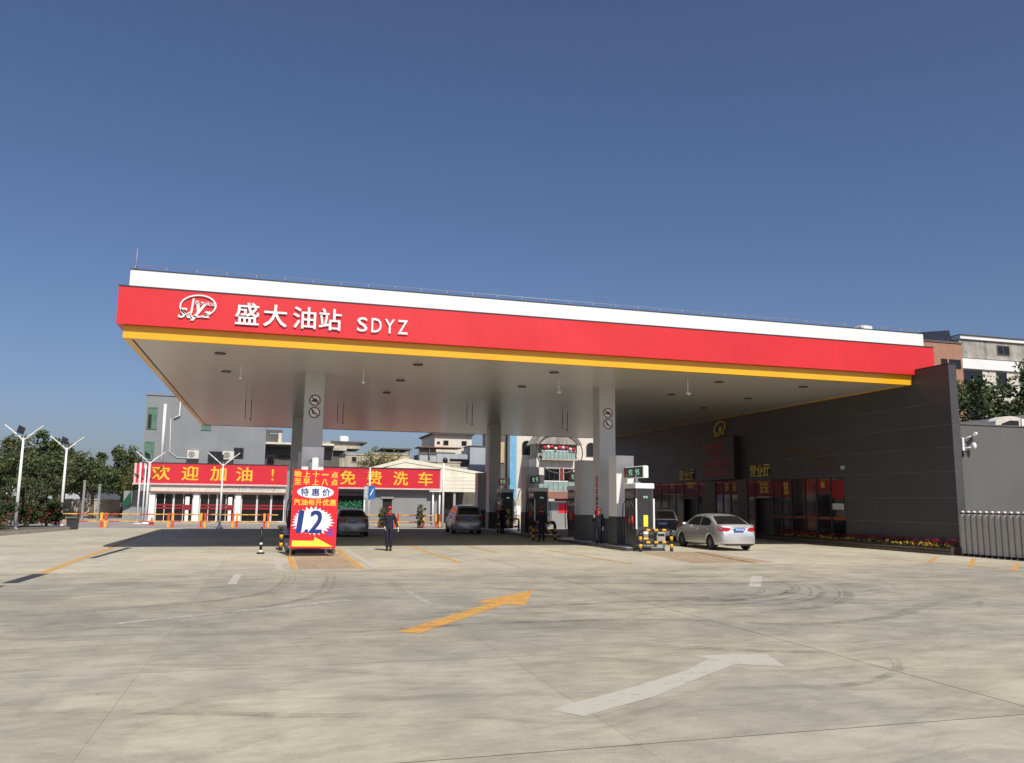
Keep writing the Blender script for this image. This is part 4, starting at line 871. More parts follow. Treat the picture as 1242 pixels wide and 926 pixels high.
c1 = make_car('parked_car', 'silver saloon car with bright sunlit boot and blue plate stopped by the right front pump', SED, M['silver'], 'cars at the pumps'); place(c1, (19.30, 33.55, 0), HX-math.radians(2.5)); c1.scale = (1.03, 1.03, 1.03)
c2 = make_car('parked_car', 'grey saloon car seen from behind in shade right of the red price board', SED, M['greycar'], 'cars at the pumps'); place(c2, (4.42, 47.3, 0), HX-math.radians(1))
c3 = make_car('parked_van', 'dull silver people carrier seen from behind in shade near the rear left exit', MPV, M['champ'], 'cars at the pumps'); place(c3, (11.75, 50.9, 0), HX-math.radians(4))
c4 = make_car('parked_van', 'silver hatchback with a dark painted tail behind the right front pump', MPV, M['silver'], 'cars at the pumps', True); place(c4, (20.5, 41.4, 0), HX-math.radians(21))

# ------------------------------------------------------------------ people
def skin_mesh(joints, edges, sub=2):
    names = list(joints); me = bpy.data.meshes.new('figure'); me.from_pydata([joints[k][:3] for k in names], [(names.index(a), names.index(b)) for a, b in edges], [])
    o = bpy.data.objects.new('figure', me); COL.objects.link(o)
    md = o.modifiers.new('skin', 'SKIN'); md.use_smooth_shade = True
    if not me.skin_vertices: return None
    for i, k in enumerate(names):
        rr = joints[k][3]; me.skin_vertices[0].data[i].radius = rr if isinstance(rr, tuple) else (rr, rr)
    me.skin_vertices[0].data[0].use_root = True
    s = o.modifiers.new('sub', 'SUBSURF'); s.levels = sub; s.render_levels = sub
    dg = bpy.context.evaluated_depsgraph_get(); out = bpy.data.meshes.new_from_object(o.evaluated_get(dg)); bpy.data.objects.remove(o); return out
def person(label, loc, rz, pose=None, glove=True):
    t = thing('person', label, 'person')
    J = dict(pel=(0, 0, .93), sp=(0, .01, 1.10), ch=(0, .005, 1.29), nk0=(0, .01, 1.41), nk=(0, 0, 1.47), hd0=(0, -.02, 1.545), hd=(0, -.015, 1.61), hd1=(0, 0, 1.665))
    J.update(shL=(.165, 0, 1.385), elL=(.225, .03, 1.12), wrL=(.25, -.05, .885), shR=(-.165, 0, 1.385), elR=(-.225, .03, 1.12), wrR=(-.25, -.05, .885))
    J.update(hpL=(.085, 0, .89), knL=(.10, -.015, .50), anL=(.11, .02, .09), toL=(.13, -.13, .035), hpR=(-.085, 0, .89), knR=(-.10, -.015, .50), anR=(-.11, .02, .09), toR=(-.13, -.13, .035))
    if pose: J.update(pose)
    rad = dict(pel=(.135, .10), sp=(.125, .095), ch=(.15, .11), nk0=.075, nk=.055, hd0=(.066, .078), hd=(.078, .095), hd1=(.06, .072), shL=.06, elL=.042, wrL=.028, shR=.06, elR=.042, wrR=.028, hpL=.085, knL=.055, anL=.038, toL=.034, hpR=.085, knR=.055, anR=.038, toR=.034)
    E = [('pel', 'sp'), ('sp', 'ch'), ('ch', 'nk0'), ('nk0', 'nk'), ('nk', 'hd0'), ('hd0', 'hd'), ('hd', 'hd1'), ('ch', 'shL'), ('shL', 'elL'), ('elL', 'wrL'), ('ch', 'shR'), ('shR', 'elR'), ('elR', 'wrR'), ('pel', 'hpL'), ('hpL', 'knL'), ('knL', 'anL'), ('anL', 'toL'), ('pel', 'hpR'), ('hpR', 'knR'), ('knR', 'anR'), ('anR', 'toR')]
    for s in 'LR':   # hands: palm, four fingers of different length and a thumb off its side
        wr = Vector(J['wr'+s]); d = (wr-Vector(J['el'+s])).normalized(); sg = 1 if s == 'L' else -1
        fwd = Vector((0, -1, 0)); fwd = (fwd-d*fwd.dot(d)).normalized(); inn = d.cross(fwd)*sg
        pm = wr+d*.055; J['pm'+s] = tuple(pm); rad['pm'+s] = .026; E.append(('wr'+s, 'pm'+s))
        for i, (off, ln) in enumerate(((.030, .070), (.010, .080), (-.010, .074), (-.029, .058))):
            a = wr+d*.10+fwd*off; b = a+d*ln*.55+inn*.008; c = b+d*ln*.4+inn*.022
            for q, p in zip('abc', (a, b, c)): J['f%d%s%s' % (i, q, s)] = tuple(p); rad['f%d%s%s' % (i, q, s)] = .0095 if q != 'c' else .008
            E += [('pm'+s, 'f%da%s' % (i, s)), ('f%da%s' % (i, s), 'f%db%s' % (i, s)), ('f%db%s' % (i, s), 'f%dc%s' % (i, s))]
        a = pm+fwd*.038+d*.0; b = a+fwd*.018+d*.035+inn*.008
        for q, p in zip('ab', (a, b)): J['th%s%s' % (q, s)] = tuple(p); rad['th%s%s' % (q, s)] = .0105
        E += [('pm'+s, 'tha'+s), ('tha'+s, 'thb'+s)]
    body = skin_mesh({k: (*J[k], rad[k]) for k in J}, E, 1); body.materials.clear(); body.materials.append(M['skin'])
    if glove:
        body.materials.append(M['glove'])
        wl, wr_ = Vector(J['wrL']), Vector(J['wrR']); dl, dr_ = (wl-Vector(J['elL'])).normalized(), (wr_-Vector(J['elR'])).normalized()
        for p in body.polygons:
            c = p.center
            if ((c-wl).length < .24 and (c-wl).dot(dl) > -.01) or ((c-wr_).length < .24 and (c-wr_).dot(dr_) > -.01): p.material_index = 1
    link('body', body, t)
    gr = lambda r: tuple(x+.022 for x in r) if isinstance(r, tuple) else r+.022
    cl = ['pel', 'sp', 'ch', 'nk0', 'shL', 'elL', 'wrL', 'shR', 'elR', 'wrR', 'hpL', 'knL', 'anL', 'hpR', 'knR', 'anR']
    JJ = {k: (*J[k], gr(rad[k])) for k in cl}
    cm = skin_mesh(JJ, [e for e in E if e[0] in cl and e[1] in cl], 2); cm.materials.clear(); cm.materials.append(M['navy']); link('coverall', cm, t)
    hd = Vector(J['hd']); nk = Vector(J['nk'])
    col = MB()
    for q in range(2):
        pts = [(nk.x+(.085+.02*(1-q))*math.cos(a), nk.y+(.08+.02*(1-q))*math.sin(a), nk.z-.035+.03*q-.03*(1-q)) for a in [2*PI*k/14 for k in range(15)]]
        col.tube(pts, .026, 6, False)
    col.build('red_collar', M['redcloth'], t)
    cap = MB(); cap.ell((hd.x, hd.y+.012, hd.z+.055), (.098, .115, .075), 14, 8); cap.prism([(hd.x+.085*math.cos(a), hd.y-.085+.10*-abs(math.sin(a))*1.0) for a in [PI*k/8 for k in range(9)]], 'z', hd.z+.045, hd.z+.058); cap.build('red_cap', M['redcloth'], t)
    hr = MB(); hr.ell((hd.x, hd.y+.03, hd.z+.0), (.086, .088, .08), 12, 8); hr.build('hair', M['hair'], t)
    for s in (-1, 1):
        MB().ell((hd.x+s*.031, hd.y-.085, hd.z+.004), (.011, .008, .007), 8, 5).build('eye', M['hair'], t); MB().ell((hd.x+s*.085, hd.y+.005, hd.z-.015), (.012, .02, .03), 8, 5).build('ear', M['skin'], t)
        an = Vector(J['anL' if s > 0 else 'anR']); to = Vector(J['toL' if s > 0 else 'toR'])
        sh = MB(); sh.tube([(an.x, an.y+.06, an.z-.04), (an.x, an.y, an.z-.03), ((an.x+to.x)/2, (an.y+to.y)/2, (an.z+to.z)/2-.01), (to.x, to.y-.04, to.z+.005)], [.035, .055, .05, .03], 9); sh.build('shoe', M['shoe'], t)
    nzm = MB(); nzm.ell((hd.x, hd.y-.095, hd.z-.02), (.014, .02, .022), 8, 5); nzm.build('nose', M['skin'], t); MB().ell((hd.x, hd.y-.082, hd.z-.062), (.026, .008, .007), 8, 5).build('mouth', M['redcloth'], t)
    return place(t, loc, rz)
person('attendant in navy overalls, red cap and white gloves standing in the sun', (4.62, 32.9, 0), math.radians(-10),
       dict(wrL=(.33, -.06, .90), elL=(.25, .03, 1.13), anL=(.07, .0, .09), knL=(.075, -.02, .5), toL=(.09, -.15, .035), anR=(-.06, .04, .09), knR=(-.085, 0, .5), toR=(-.08, -.1, .035), wrR=(-.17, -.15, .92), elR=(-.23, .03, 1.13)))
person('attendant in dark overalls and red cap with back turned in the shade between pumps', (13.3, 40.0, 0), PI, dict(elL=(.26, -.02, 1.13), wrL=(.2, -.2, 1.0)))
person('attendant in dark overalls and red cap by the front right column, hand raised', (14.35, 35.0, 0), math.radians(-50),
       dict(elR=(-.25, -.06, 1.12), wrR=(-.10, -.25, 1.30), anL=(.05, .14, .09), toL=(.06, 0, .035), knL=(.07, .03, .5), anR=(-.05, -.04, .09), toR=(-.05, -.19, .035)))
person('figure in dark clothes and red cap far off beside the flagpoles at left', (-11.1, 75.0, 0), 0.3)
person('dark clothed figure in a red cap bending towards the far right pump in deep shade', (14.1, 50.2, 0), 2.0, dict(elL=(.24, -.2, 1.2), wrL=(.2, -.4, 1.1), elR=(-.24, -.2, 1.2), wrR=(-.2, -.42, 1.05)))

# ------------------------------------------------------------------ lamp posts, flagpoles, barriers
def lamp_post(x, y, h, label, rz=0.0, sc=1.0):
    t = thing('street_lamp', label, 'street lamp', 'white solar street lamps')
    MB().tube([(0, 0, 0), (0, 0, h)], [0.105*sc, 0.06*sc], 10).build('pole', M['wpaintm'], t)
    b = MB(); b.tube([(0, 0, 0.0), (0, 0, 0.10), (0, 0, 0.22)], [0.30*sc, 0.27*sc, 0.12*sc], 10); b.build('base', M['wpaintm'], t)
    for s in (-1, 1):
        MB().tube([(0, 0, h-0.15), (s*0.25, 0, h+0.12), (s*0.98, 0, h+0.72)], [0.05, 0.045, 0.03], 7).build('arm', M['wpaintm'], t)
        a = MB(); a.add([(s*.55, -.10, h+.36), (s*1.02, -.10, h+.74), (s*1.02, .10, h+.74), (s*.55, .10, h+.36), (s*.55, -.10, h+.42), (s*1.02, -.10, h+.80), (s*1.02, .10, h+.80), (s*.55, .10, h+.42)], [(0,1,2,3), (7,6,5,4), (0,4,5,1), (1,5,6,2), (2,6,7,3), (3,7,4,0)]); a.build('lamp_head', M['wpaintm'], t)
    p = MB(); p.add([(-.36, -.18, h+.36), (.0, -.18, h+.22), (.0, .22, h+.62), (-.36, .22, h+.80), (-.36, -.14, h+.33), (.0, -.14, h+.19), (.0, .26, h+.59), (-.36, .26, h+.77)], [(0,1,2,3), (7,6,5,4), (0,4,5,1), (1,5,6,2), (2,6,7,3), (3,7,4,0)]); p.build('solar_panel', M['solar'], t)
    MB().tube([(0, 0, h), (-.12, .08, h+.45)], 0.03, 6).build('panel_stem', M['wpaintm'], t)
    return place(t, (x, y, 0), rz)
lamp_post(-14.0, 54.4, 5.35, 'white solar street lamp standing in the flowering bushes at far left')
lamp_post(-12.93, 60.3, 5.15, 'white solar street lamp just behind the dark bin')
lamp_post(-8.9, 68.6, 4.7, 'white solar street lamp right beside the two bare flagpoles', 0.3)
lamp_post(-3.03, 58.4, 4.25, 'slim white street lamp standing in front of the red welcome banner', 0.1, 0.8)
for i, x in enumerate((-9.53, -9.17)):
    t = thing('flagpole', 'bare white flagpole before the left end of the red banner, %s of two' % ('left' if i == 0 else 'right'), 'flagpole', 'bare flagpoles')
    MB().tube([(0, 0, 0), (0, 0, 4.55 if i else 4.6)], [0.07, 0.05], 9).build('pole', M['wpaintm'], t); MB().ell((0, 0, 4.62), (.07, .07, .07), 8, 6).build('finial', M['wpaintm'], t); MB().box(-.18, .18, -.18, .18, 0, .06).build('base_plate', M['wpaintm'], t); place(t, (x, 68.8, 0))
t = thing('wash_bay_post', 'white post topped by a dark lamp at the right end of the wash banner', 'post'); MB().tube([(0, 0, 0), (0, 0, 4.75)], [.09, .07], 9).build('pole', M['wpaintm'], t); MB().ell((.1, 0, 4.95), (.2, .16, .22), 10, 6).build('lamp_head', M['black'], t); MB().tube([(0, 0, 4.7), (.1, 0, 4.95)], .03, 6).build('stem', M['black'], t); place(t, (12.35, 60.2, 0))
t = thing('blue_sign', 'small blue sign board on a white pole before the grey wash bay wall', 'sign')
MB().tube([(0, .08, 0), (0, .08, 4.4)], .055, 8).build('pole', M['wpaintm'], t); MB().tube([(-.35, .08, 0), (-.35, .08, 2.1)], .05, 8).build('pole', M['wpaintm'], t)
MB().box(-.08, .40, -.03, .02, 2.05, 3.02).build('sign_face', M['signblue'], t); MB().box(-.42, -.10, -.03, .02, 2.1, 3.0).build('side_face', M['bluew'], t)
s_ = MB(); R_ = random.Random(9)
for k in range(3): strokes(s_, -.38, -.14, 2.18+.27*k, 2.38+.27*k, 1, R_, lambda u0, u1, v0, v1: s_.box(u0, u1, -.036, -.031, v0, v1))
s_.add([(.02, -.035, 2.35), (.08, -.035, 2.30), (.30, -.035, 2.78), (.24, -.035, 2.83)], [(0, 1, 2, 3)]); s_.build('sign_lettering', M['signw'], t); place(t, (7.16, 62, 0))
def barrier(x0, x1, y, posts, label):
    t = thing('barrier_fence', label, 'barrier', 'red and yellow barrier fences')
    for z in (0.88, 0.40):
        n_ = int((x1-x0)/0.62)
        for k in range(n_): MB().tube([(x0+(x1-x0)*k/n_, y, z), (x0+(x1-x0)*(k+1)/n_, y, z)], 0.042, 7).build('rail', M['barr'] if k % 3 == 2 else M['barry'], t)
    for i, px in enumerate(posts):
        for j, dx in enumerate((-.13, .13)):
            MB().box(px+dx-.075, px+dx+.075, y-.08, y+.08, 0.34 if False else 0, .46).build('post', M['barr'] if j == i % 2 else M['barry'], t)
            MB().box(px+dx-.075, px+dx+.075, y-.08, y+.08, .463, .98).build('post', M['barry'] if j == i % 2 else M['barr'], t)
        MB().box(px-.3, px+.3, y-.2, y+.2, 0, .03).build('foot', M['barr'], t)
    return rebase(t, (x0+x1)/2, y, 0)
barrier(-13.2, 0.7, 60.2, (-10.35, -6.25, -4.2, -2.15, -0.08), 'red and yellow striped pipe barrier across the back of the yard before the welcome banner')
barrier(6.9, 12.6, 61.3, (9.1, 11.0, 12.2), 'red and yellow striped pipe barrier before the grey wash bay wall')
t = thing('waste_bin', 'dark grey wheeled rubbish bin by the kerb at left', 'bin'); MB().prism([(-.26, 0), (.26, 0), (.31, .62), (-.31, .62)], 'y', -.25, .25).build('bin_body', M['dark'], t); MB().bbox(-.33, .33, -.29, .29, .62, .69, .02).build('lid', M['dark'], t); MB().tube([(-.2, .28, .08), (.2, .28, .08)], .08, 8).build('wheel', M['rubber'], t); place(t, (-11.45, 56.6, 0))
t = thing('traffic_cone', 'small orange cone at the foot of the flagpoles', 'cone'); MB().tube([(0, 0, 0.03), (0, 0, .55)], [.16, .03], 10).build('cone_body', M['barr'], t); MB().box(-.2, .2, -.2, .2, 0, .04).build('base', M['barr'], t); place(t, (-8.2, 66.5, 0))

# ------------------------------------------------------------------ welcome banner shop (left) and wash bay (middle)
def window(parent, x0, x1, y, z0, z1, fm='wpaintm', gm='glass', t=0.06, mull=0, bars=0, dy=0.0):
    f = MB(); f.box(x0, x0+t, y-.06, y+.05, z0, z1); f.box(x1-t, x1, y-.06, y+.05, z0, z1); f.box(x0+t, x1-t, y-.06, y+.05, z0, z0+t); f.box(x0+t, x1-t, y-.06, y+.05, z1-t, z1)
    for k in range(mull): xm = x0+(x1-x0)*(k+1)/(mull+1); f.box(xm-t*.4, xm+t*.4, y-.05, y+.04, z0+t, z1-t)
    for k in range(bars): zm = z0+(z1-z0)*(k+1)/(bars+1); f.box(x0+t, x1-t, y-.045, y+.03, zm-t*.3, zm+t*.3)
    fo = f.build('window', M[fm], parent); MB().box(x0+t, x1-t, y-.02, y+.02, z0+t, z1-t).build('pane', M[gm], fo); return fo
ws = thing('banner_shop', 'low white glass fronted shop under the red welcome banner', 'shop')
MB().box(-8.9, 4.0, 70.62, 77, 0, 4.3).build('wall', M['gbuild2'], ws); MB().box(-9.0, 1.6, 70.0, 71, 0, 0.14).build('step', M['pale'], ws)
MB().box(-8.9, 1.3, 70.05, 70.6, 2.5, 3.05).build('fascia', M['creamw'], ws); MB().box(-8.9, 1.32, 70.03, 70.6, 2.38, 2.495).build('red_lintel', M['terra'], ws)
for x in (-8.75, -5.5, -2.35): MB().box(x-.22, x+.22, 70.2, 70.62, .14, 2.38).build('pillar', M['white'], ws)
gx = [(-8.5, -7.2), (-7.18, -5.75), (-5.25, -3.95), (-3.93, -2.6), (-2.1, -0.9), (-0.88, 0.2), (0.22, 1.25)]
for a, b in gx:
    f = window(ws, a, b, 70.5, 0.14, 2.37, 'white', 'glass', 0.055, 1 if b-a > 1.25 else 0)
    for z in (1.12, 1.36): MB().box(a+.06, b-.06, 70.445, 70.452, z, z+.15).build('red_strip', M['darkred'], f)
text('HONG XIANG', (-1.6, 70.04, 2.80), 4.2, 0.30, fx, M['bluew'], ws, 0.01, 0.0, 'shop_lettering')
text('汽油', (-6.4, 70.04, 2.80), 1.4, 0.28, fx, M['bluew'], ws, 0.01, 0.0, 'shop_lettering') if False else None
MB().box(-11.0, -9.2, 71.5, 72.6, 0, 2.5).build('side_annex', M['gbuild2'], ws); MB().prism([(-11.0, 1.6), (-10.45, 2.5), (-10.4, 1.5), (-10.95, 1.2)], 'y', 71.2, 71.4).build('green_awning', M['green'], ws)
rebase(ws, -3.6, 73, 0)
for i, x in enumerate((-6.15, -2.95)):
    t = thing('door_stand', 'slim white pedestal with a red band before the glass front, %s one' % ('left' if i == 0 else 'right'), 'stand', 'white pedestals before the glass shop')
    MB().bbox(-.13, .13, -.1, .1, 0, .9, .02).build('pedestal', M['white'], t); MB().bbox(-.28, .28, -.06, .06, .9, 1.32, .02).build('red_band', M['darkred'], t); MB().bbox(-.16, .16, -.08, .08, 1.32, 1.95, .03).build('pedestal_head', M['white'], t); place(t, (x, 70.15, .14))
b1 = thing('welcome_banner', 'long red banner with yellow welcome lettering above the glass shop at left', 'banner')
MB().box(-10.15, 1.34, 69.9, 70.02, 3.12, 4.66).build('banner_sheet', M['banner'], b1); MB().box(-10.2, 1.4, 69.88, 70.04, 4.662, 4.74).build('top_rail', M['dark'], b1); MB().box(-10.2, 1.4, 69.86, 70.04, 3.0, 3.118).build('bottom_rail', M['pinkedge'], b1)
for k in range(4): MB().box(-10.14+.34*k, -9.98+.34*k, 69.89, 69.898, 3.13, 4.65).build('pale_stripe', M['pinkedge'], b1)
for ch, x, wd in (('欢', -8.20, 1.30), ('迎', -6.05, 1.22), ('加', -3.95, 1.18), ('油', -1.98, 1.20)): text(ch, (x, 69.89, 3.93), wd, 1.10, fx, M['btext'], b1, 0.02, bold=.022)
text('!', (0.22, 69.89, 3.93), 0.18, 0.95, fx, M['btext'], b1, 0.02, 0.0)
for x in (-10, -6, -2, 1.2): MB().box(x-.05, x+.05, 70.05, 70.6, 3.3, 3.4).build('bracket', M['dark'], b1)
rebase(b1, -4.4, 70, 3.0)
wb = thing('wash_bay', 'low grey car wash building under the red free wash banner', 'building')
for x0, x1, z0, z1 in ((4.0, 5.2, 0, 3.0), (7.25, 8.75, 0, 3.0), (8.75, 9.5, 2.12, 3.0), (9.5, 13.4, 0, 3.0), (5.2, 7.25, 2.6, 3.0)): MB().box(x0, x1, 66.6, 66.8, z0, z1).build('wall', M['gbuild2'], wb)
MB().box(4.0, 13.4, 66.8, 72, 3.0, 3.2).build('roof', M['dgrey'], wb); MB().box(4.0, 13.4, 71.8, 72, 0, 3.0).build('rear_wall', M['dgrey'], wb); MB().box(8.75, 9.5, 66.75, 66.79, 0, 2.1).build('door', M['black'], wb); MB().box(8.6, 9.65, 66.52, 66.598, 2.1, 2.28).build('lintel', M['gbuild2'], wb)
R_ = random.Random(31); br = MB()
for k in range(5):
    x = 5.45+.38*k; leaves(br, (x, 66.9, 1.35), (.22, .2, .65), 260, .09, R_, hollow=0)
stuff(br.build('brush_bristles', M['brush'], wb)); MB().box(5.2, 7.25, 66.5, 66.58, 2.3, 2.58).build('brush_beam', M['dgrey'], wb)
for x in (12.75, 13.3): MB().tube([(x, 66.2, 0), (x, 66.2, 2.7)], .07, 8).build('porch_post', M['white'], wb)
MB().box(12.4, 13.6, 65.9, 66.5, 2.7, 2.8).build('porch_roof', M['white'], wb); MB().box(7.3, 13.4, 66.3, 66.6, 0, .12).build('step', M['pale'], wb); MB().box(4.2, 5.1, 66.4, 66.58, .3, 2.2).build('white_door', M['white'], wb); MB().box(4.35, 4.75, 66.39, 66.399, .5, 2.0).build('pane', M['glass'], wb)
rebase(wb, 8.7, 69, 0)
b2 = thing('wash_banner', 'red banner with yellow free car wash lettering on the grey wash bay', 'banner')
MB().box(3.4, 13.25, 66.0, 66.12, 2.95, 4.45).build('banner_sheet', M['banner'], b2); MB().box(3.4, 13.3, 65.98, 66.14, 4.452, 4.55).build('top_rail', M['dark'], b2); MB().box(3.4, 13.36, 65.98, 66.14, 2.84, 2.948).build('bottom_rail', M['pinkedge'], b2); MB().box(13.252, 13.36, 65.98, 66.14, 2.95, 4.45).build('end_rail', M['pinkedge'], b2)
for ch, x in (('免', 5.90), ('费', 7.95), ('洗', 10.05), ('车', 12.05)): text(ch, (x, 65.99, 3.72), 1.15, 1.08, fx, M['btext'], b2, 0.02, bold=.022)
rebase(b2, 8.3, 66, 2.84)
cs = thing('wash_shed', 'large cream sheet roofed open shed behind the wash banner', 'shed')
MB().prism([(8.2, 4.75), (11.3, 5.65), (13.5, 5.3), (19.6, 4.35), (19.6, 4.15), (13.5, 5.0), (11.3, 5.3), (8.2, 4.5)], 'y', 71.9, 86).build('roof', M['cream'], cs)
for k in range(4): MB().box(12.9, 18.4, 71.85-.02*(k % 2), 72.0, 2.78+.33*k, 3.09+.33*k).build('side_sheet', M['cream'], cs)
MB().prism([(9.0, 4.1), (18.4, 4.1), (18.4, 4.45), (13.5, 5.0), (11.3, 5.3), (9.0, 4.6)], 'y', 71.95, 72.1).build('gable_sheet', M['cream'], cs)
for x in (13.3, 15.8, 18.3): MB().box(x-.1, x+.1, 72.02, 72.2, 0, 2.8).build('post', M['steel'], cs)
MB().box(13, 26, 84, 84.2, 0, 3).build('rear_wall', M['dgrey'], cs); MB().box(13.4, 19.5, 78, 78.2, 0, 1.2).build('low_wall', M['gbuild2'], cs); rebase(cs, 13.9, 79, 0)

# ------------------------------------------------------------------ buildings behind
def block(name, label, x0, x1, y, d, z1, m, cat='building', parapet=True):
    t = thing(name, label, cat); MB().box(x0, x1, y, y+d, 0, z1).build('wall', M[m], t)
    if parapet: MB().box(x0-.08, x1+.08, y-.08, y+d+.08, z1, z1+.14).build('parapet', M[m], t)
    return t
gb = block('grey_building', 'tall grey rendered building with green windows and white drainpipes behind the welcome banner', -11.3, -0.55, 82, 9, 11.4, 'gbuild')
window(gb, -11.15, -10.28, 81.99, 8.25, 10.3, 'greenw', 'greenw', .1, 1, 1); window(gb, -11.2, -10.33, 81.99, 5.4, 7.1, 'greenw', 'greenw', .1, 1, 1); MB().box(-11.05, -10.75, 81.93, 81.95, 8.3, 9.6).build('open_sash', M['black'], gb)
window(gb, -6.4, -5.5, 81.99, 8.3, 8.85, 'greenw', 'greenw', .08, 1); window(gb, -5.65, -4.4, 81.99, 5.2, 6.35, 'frame', 'glass', .09, 1, 1); window(gb, -3.4, -2.5, 81.99, 5.75, 6.75, 'frame', 'glass', .09, 1, 1)
MB().tube([(-9.65, 81.85, 4.7), (-9.65, 81.85, 10.6)], .13, 9).build('drainpipe', M['wpaintm'], gb); MB().tube([(-8.05, 81.88, 11.5), (-8.35, 81.85, 11.2), (-8.35, 81.85, 9.6), (-8.8, 81.85, 9.35)], .07, 7).build('vent_pipe', M['wpaintm'], gb); MB().tube([(-9.1, 81.9, 9.3), (-9.0, 81.9, 6.2), (-8.3, 81.9, 5.7), (-7.2, 81.9, 5.7)], .025, 5).build('cable', M['wpaintm'], gb)
rebase(gb, -5.9, 86, 0)
for i, (x, lb) in enumerate(((-6.95, 'left'), (-3.85, 'right'))):
    t = thing('air_conditioner', 'cream air conditioner outdoor unit above the red banner on the grey building, %s one' % lb, 'air conditioner', 'air conditioner units')
    MB().bbox(-.52, .52, -.35, 0, 0, .75, .03).build('casing', M['acw'], t); c_ = MB(); ring_poly(c_, (-.12, -.36, .38), fx, .27, .22, .27, .22, .02); ring_poly(c_, (-.12, -.36, .38), fx, .16, .12, .16, .12, .02); ring_poly(c_, (-.12, -.36, .38), fx, .06, .001, .06, .001, .02); c_.build('fan_grille', M['frame'], t)
    MB().box(-.5, .5, -.3, 0, -.5, -.04).build('bracket', M['dark'], t); place(t, (x, 81.97, 5.62))
db = thing('balcony_building', 'dark brownish building with open balconies right of the grey building', 'building')
MB().box(-.52, 6.0, 84, 92, 0, 5.4).build('wall', M['dgrey'], db); MB().box(-.52, 6.0, 84.9, 92, 5.4, 7.1).build('upper_wall', M['dgrey'], db); MB().box(-.6, 6.0, 83.6, 92, 7.3, 7.5).build('slab', M['creamw'], db); MB().box(-.52, 6.0, 83.8, 92, 7.1, 7.3).build('beam', M['dgrey'], db); MB().box(-.52, 1.0, 84.2, 84.4, 8.45, 8.75).build('roof_beam', M['dgrey'], db)
for x in (-.5, .62): MB().box(x, x+.3, 84.2, 84.4, 7.5, 8.45).build('post', M['creamw'] if x > 0 else M['dgrey'], db)
MB().box(-.52, .9, 86, 86.2, 7.5, 8.45).build('roof_room', M['dgrey'], db); window(db, -.4, .35, 83.99, 4.9, 6.2, 'frame', 'glass', .08); window(db, .7, 2.4, 84.89, 5.9, 6.6, 'frame', 'glass', .08, 1); rebase(db, 2.7, 88, 0)
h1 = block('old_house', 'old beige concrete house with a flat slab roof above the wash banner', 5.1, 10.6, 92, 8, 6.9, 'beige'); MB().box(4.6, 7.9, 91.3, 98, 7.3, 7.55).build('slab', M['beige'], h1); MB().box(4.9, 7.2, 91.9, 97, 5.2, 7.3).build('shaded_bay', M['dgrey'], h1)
MB().box(5.2, 9.5, 92.5, 98, 7.6, 8.3).build('roof_room', M['beige'], h1); MB().box(6.3, 10.2, 92.2, 98, 8.25, 8.4).build('tin_roof', M['dgrey'], h1); MB().bbox(7.2, 8.2, 92.6, 93.6, 8.4, 9.0, .15).build('water_tank', M['white'], h1); window(h1, 8.5, 9.1, 91.98, 6.1, 7.0 if False else 6.75, 'beige', 'glass', .06); MB().box(5.8, 6.4, 91.2, 91.29, 5.3, 6.6).build('prop', M['tan'], h1); rebase(h1, 7.8, 96, 0)
h2 = block('yellow_house', 'yellowish house with a dark flat canopy roof behind the wash banner', 11.2, 15.4, 95, 7, 7.15, 'tan'); MB().box(12.2, 15.6, 94.6, 101, 7.8, 7.95).build('canopy_roof', M['dgrey'], h2)
for x in (12.5, 14.0, 15.3): MB().box(x, x+.1, 94.8, 94.9, 7.25, 7.8).build('post', M['dgrey'], h2)
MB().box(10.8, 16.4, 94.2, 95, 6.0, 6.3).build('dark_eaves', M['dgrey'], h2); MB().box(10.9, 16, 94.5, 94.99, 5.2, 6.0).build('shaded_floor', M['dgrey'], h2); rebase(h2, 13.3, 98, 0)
h3 = block('white_house', 'white four storey house with small square windows seen under the rear canopy edge', 19.3, 24.0, 100, 9, 10.0, 'creamw'); MB().box(18.9, 24.3, 99.5, 109, 10.15, 10.35).build('roof_slab', M['dgrey'], h3)
for a in (20.4, 22.7): window(h3, a, a+.62, 99.98, 8.85, 9.4, 'frame', 'glass', .07)
window(h3, 19.6, 19.95, 99.98, 8.95, 9.25, 'frame', 'glass', .06); rebase(h3, 21.6, 104, 0)
h4 = block('pale_blue_house', 'pale blue grey house with a dark balcony recess in front of the white house', 19.0, 25.2, 97, 2.7, 7.6, 'bluew', parapet=False); MB().box(22.9, 25.4, 96.2, 99.6, 7.6, 8.5).build('upper_wall', M['bluew'], h4); MB().box(22.9, 25.4, 96.2, 96.99, 3.0, 7.6).build('tower_wall', M['bluew'], h4); MB().box(22.8, 25.5, 96.1, 99.6, 8.5, 8.62).build('roof_slab', M['dgrey'], h4)
MB().box(20.6, 22.88, 96.96, 96.99, 6.1, 7.0).build('balcony_recess', M['glass'], h4); MB().box(20.6, 22.88, 96.96, 96.99, 4.9, 5.3).build('balcony_recess', M['glass'], h4); MB().box(16.7, 22.0, 96.4, 99.6, 8.25, 8.35).build('lean_to_roof', M['terra'], h4)
for x in (16.75, 18.0): MB().box(x, x+.12, 96.6, 96.7, 6.2, 8.25).build('post', M['dgrey'], h4)
MB().box(16.7, 18.95, 97.0, 99.6, 0, 7.4).build('side_wall', M['bluew'], h4); MB().box(16.8, 18.9, 96.9, 96.99, 7.45, 8.2).build('railing', M['dgrey'], h4); rebase(h4, 21, 98, 0)
h4b = block('grey_roof_house', 'old low grey walled house with one tiny window behind the cream shed roof', 15.2, 21.0, 93, 3.0, 6.35, 'beige'); window(h4b, 19.7, 20.1, 92.98, 5.6, 5.95, 'frame', 'glass', .05); rebase(h4b, 18, 94, 0)
h5 = block('tan_house', 'tan tiled house with dark green shutters beside the rear right column', 25.4, 28.6, 95, 5, 10.2, 'tan')
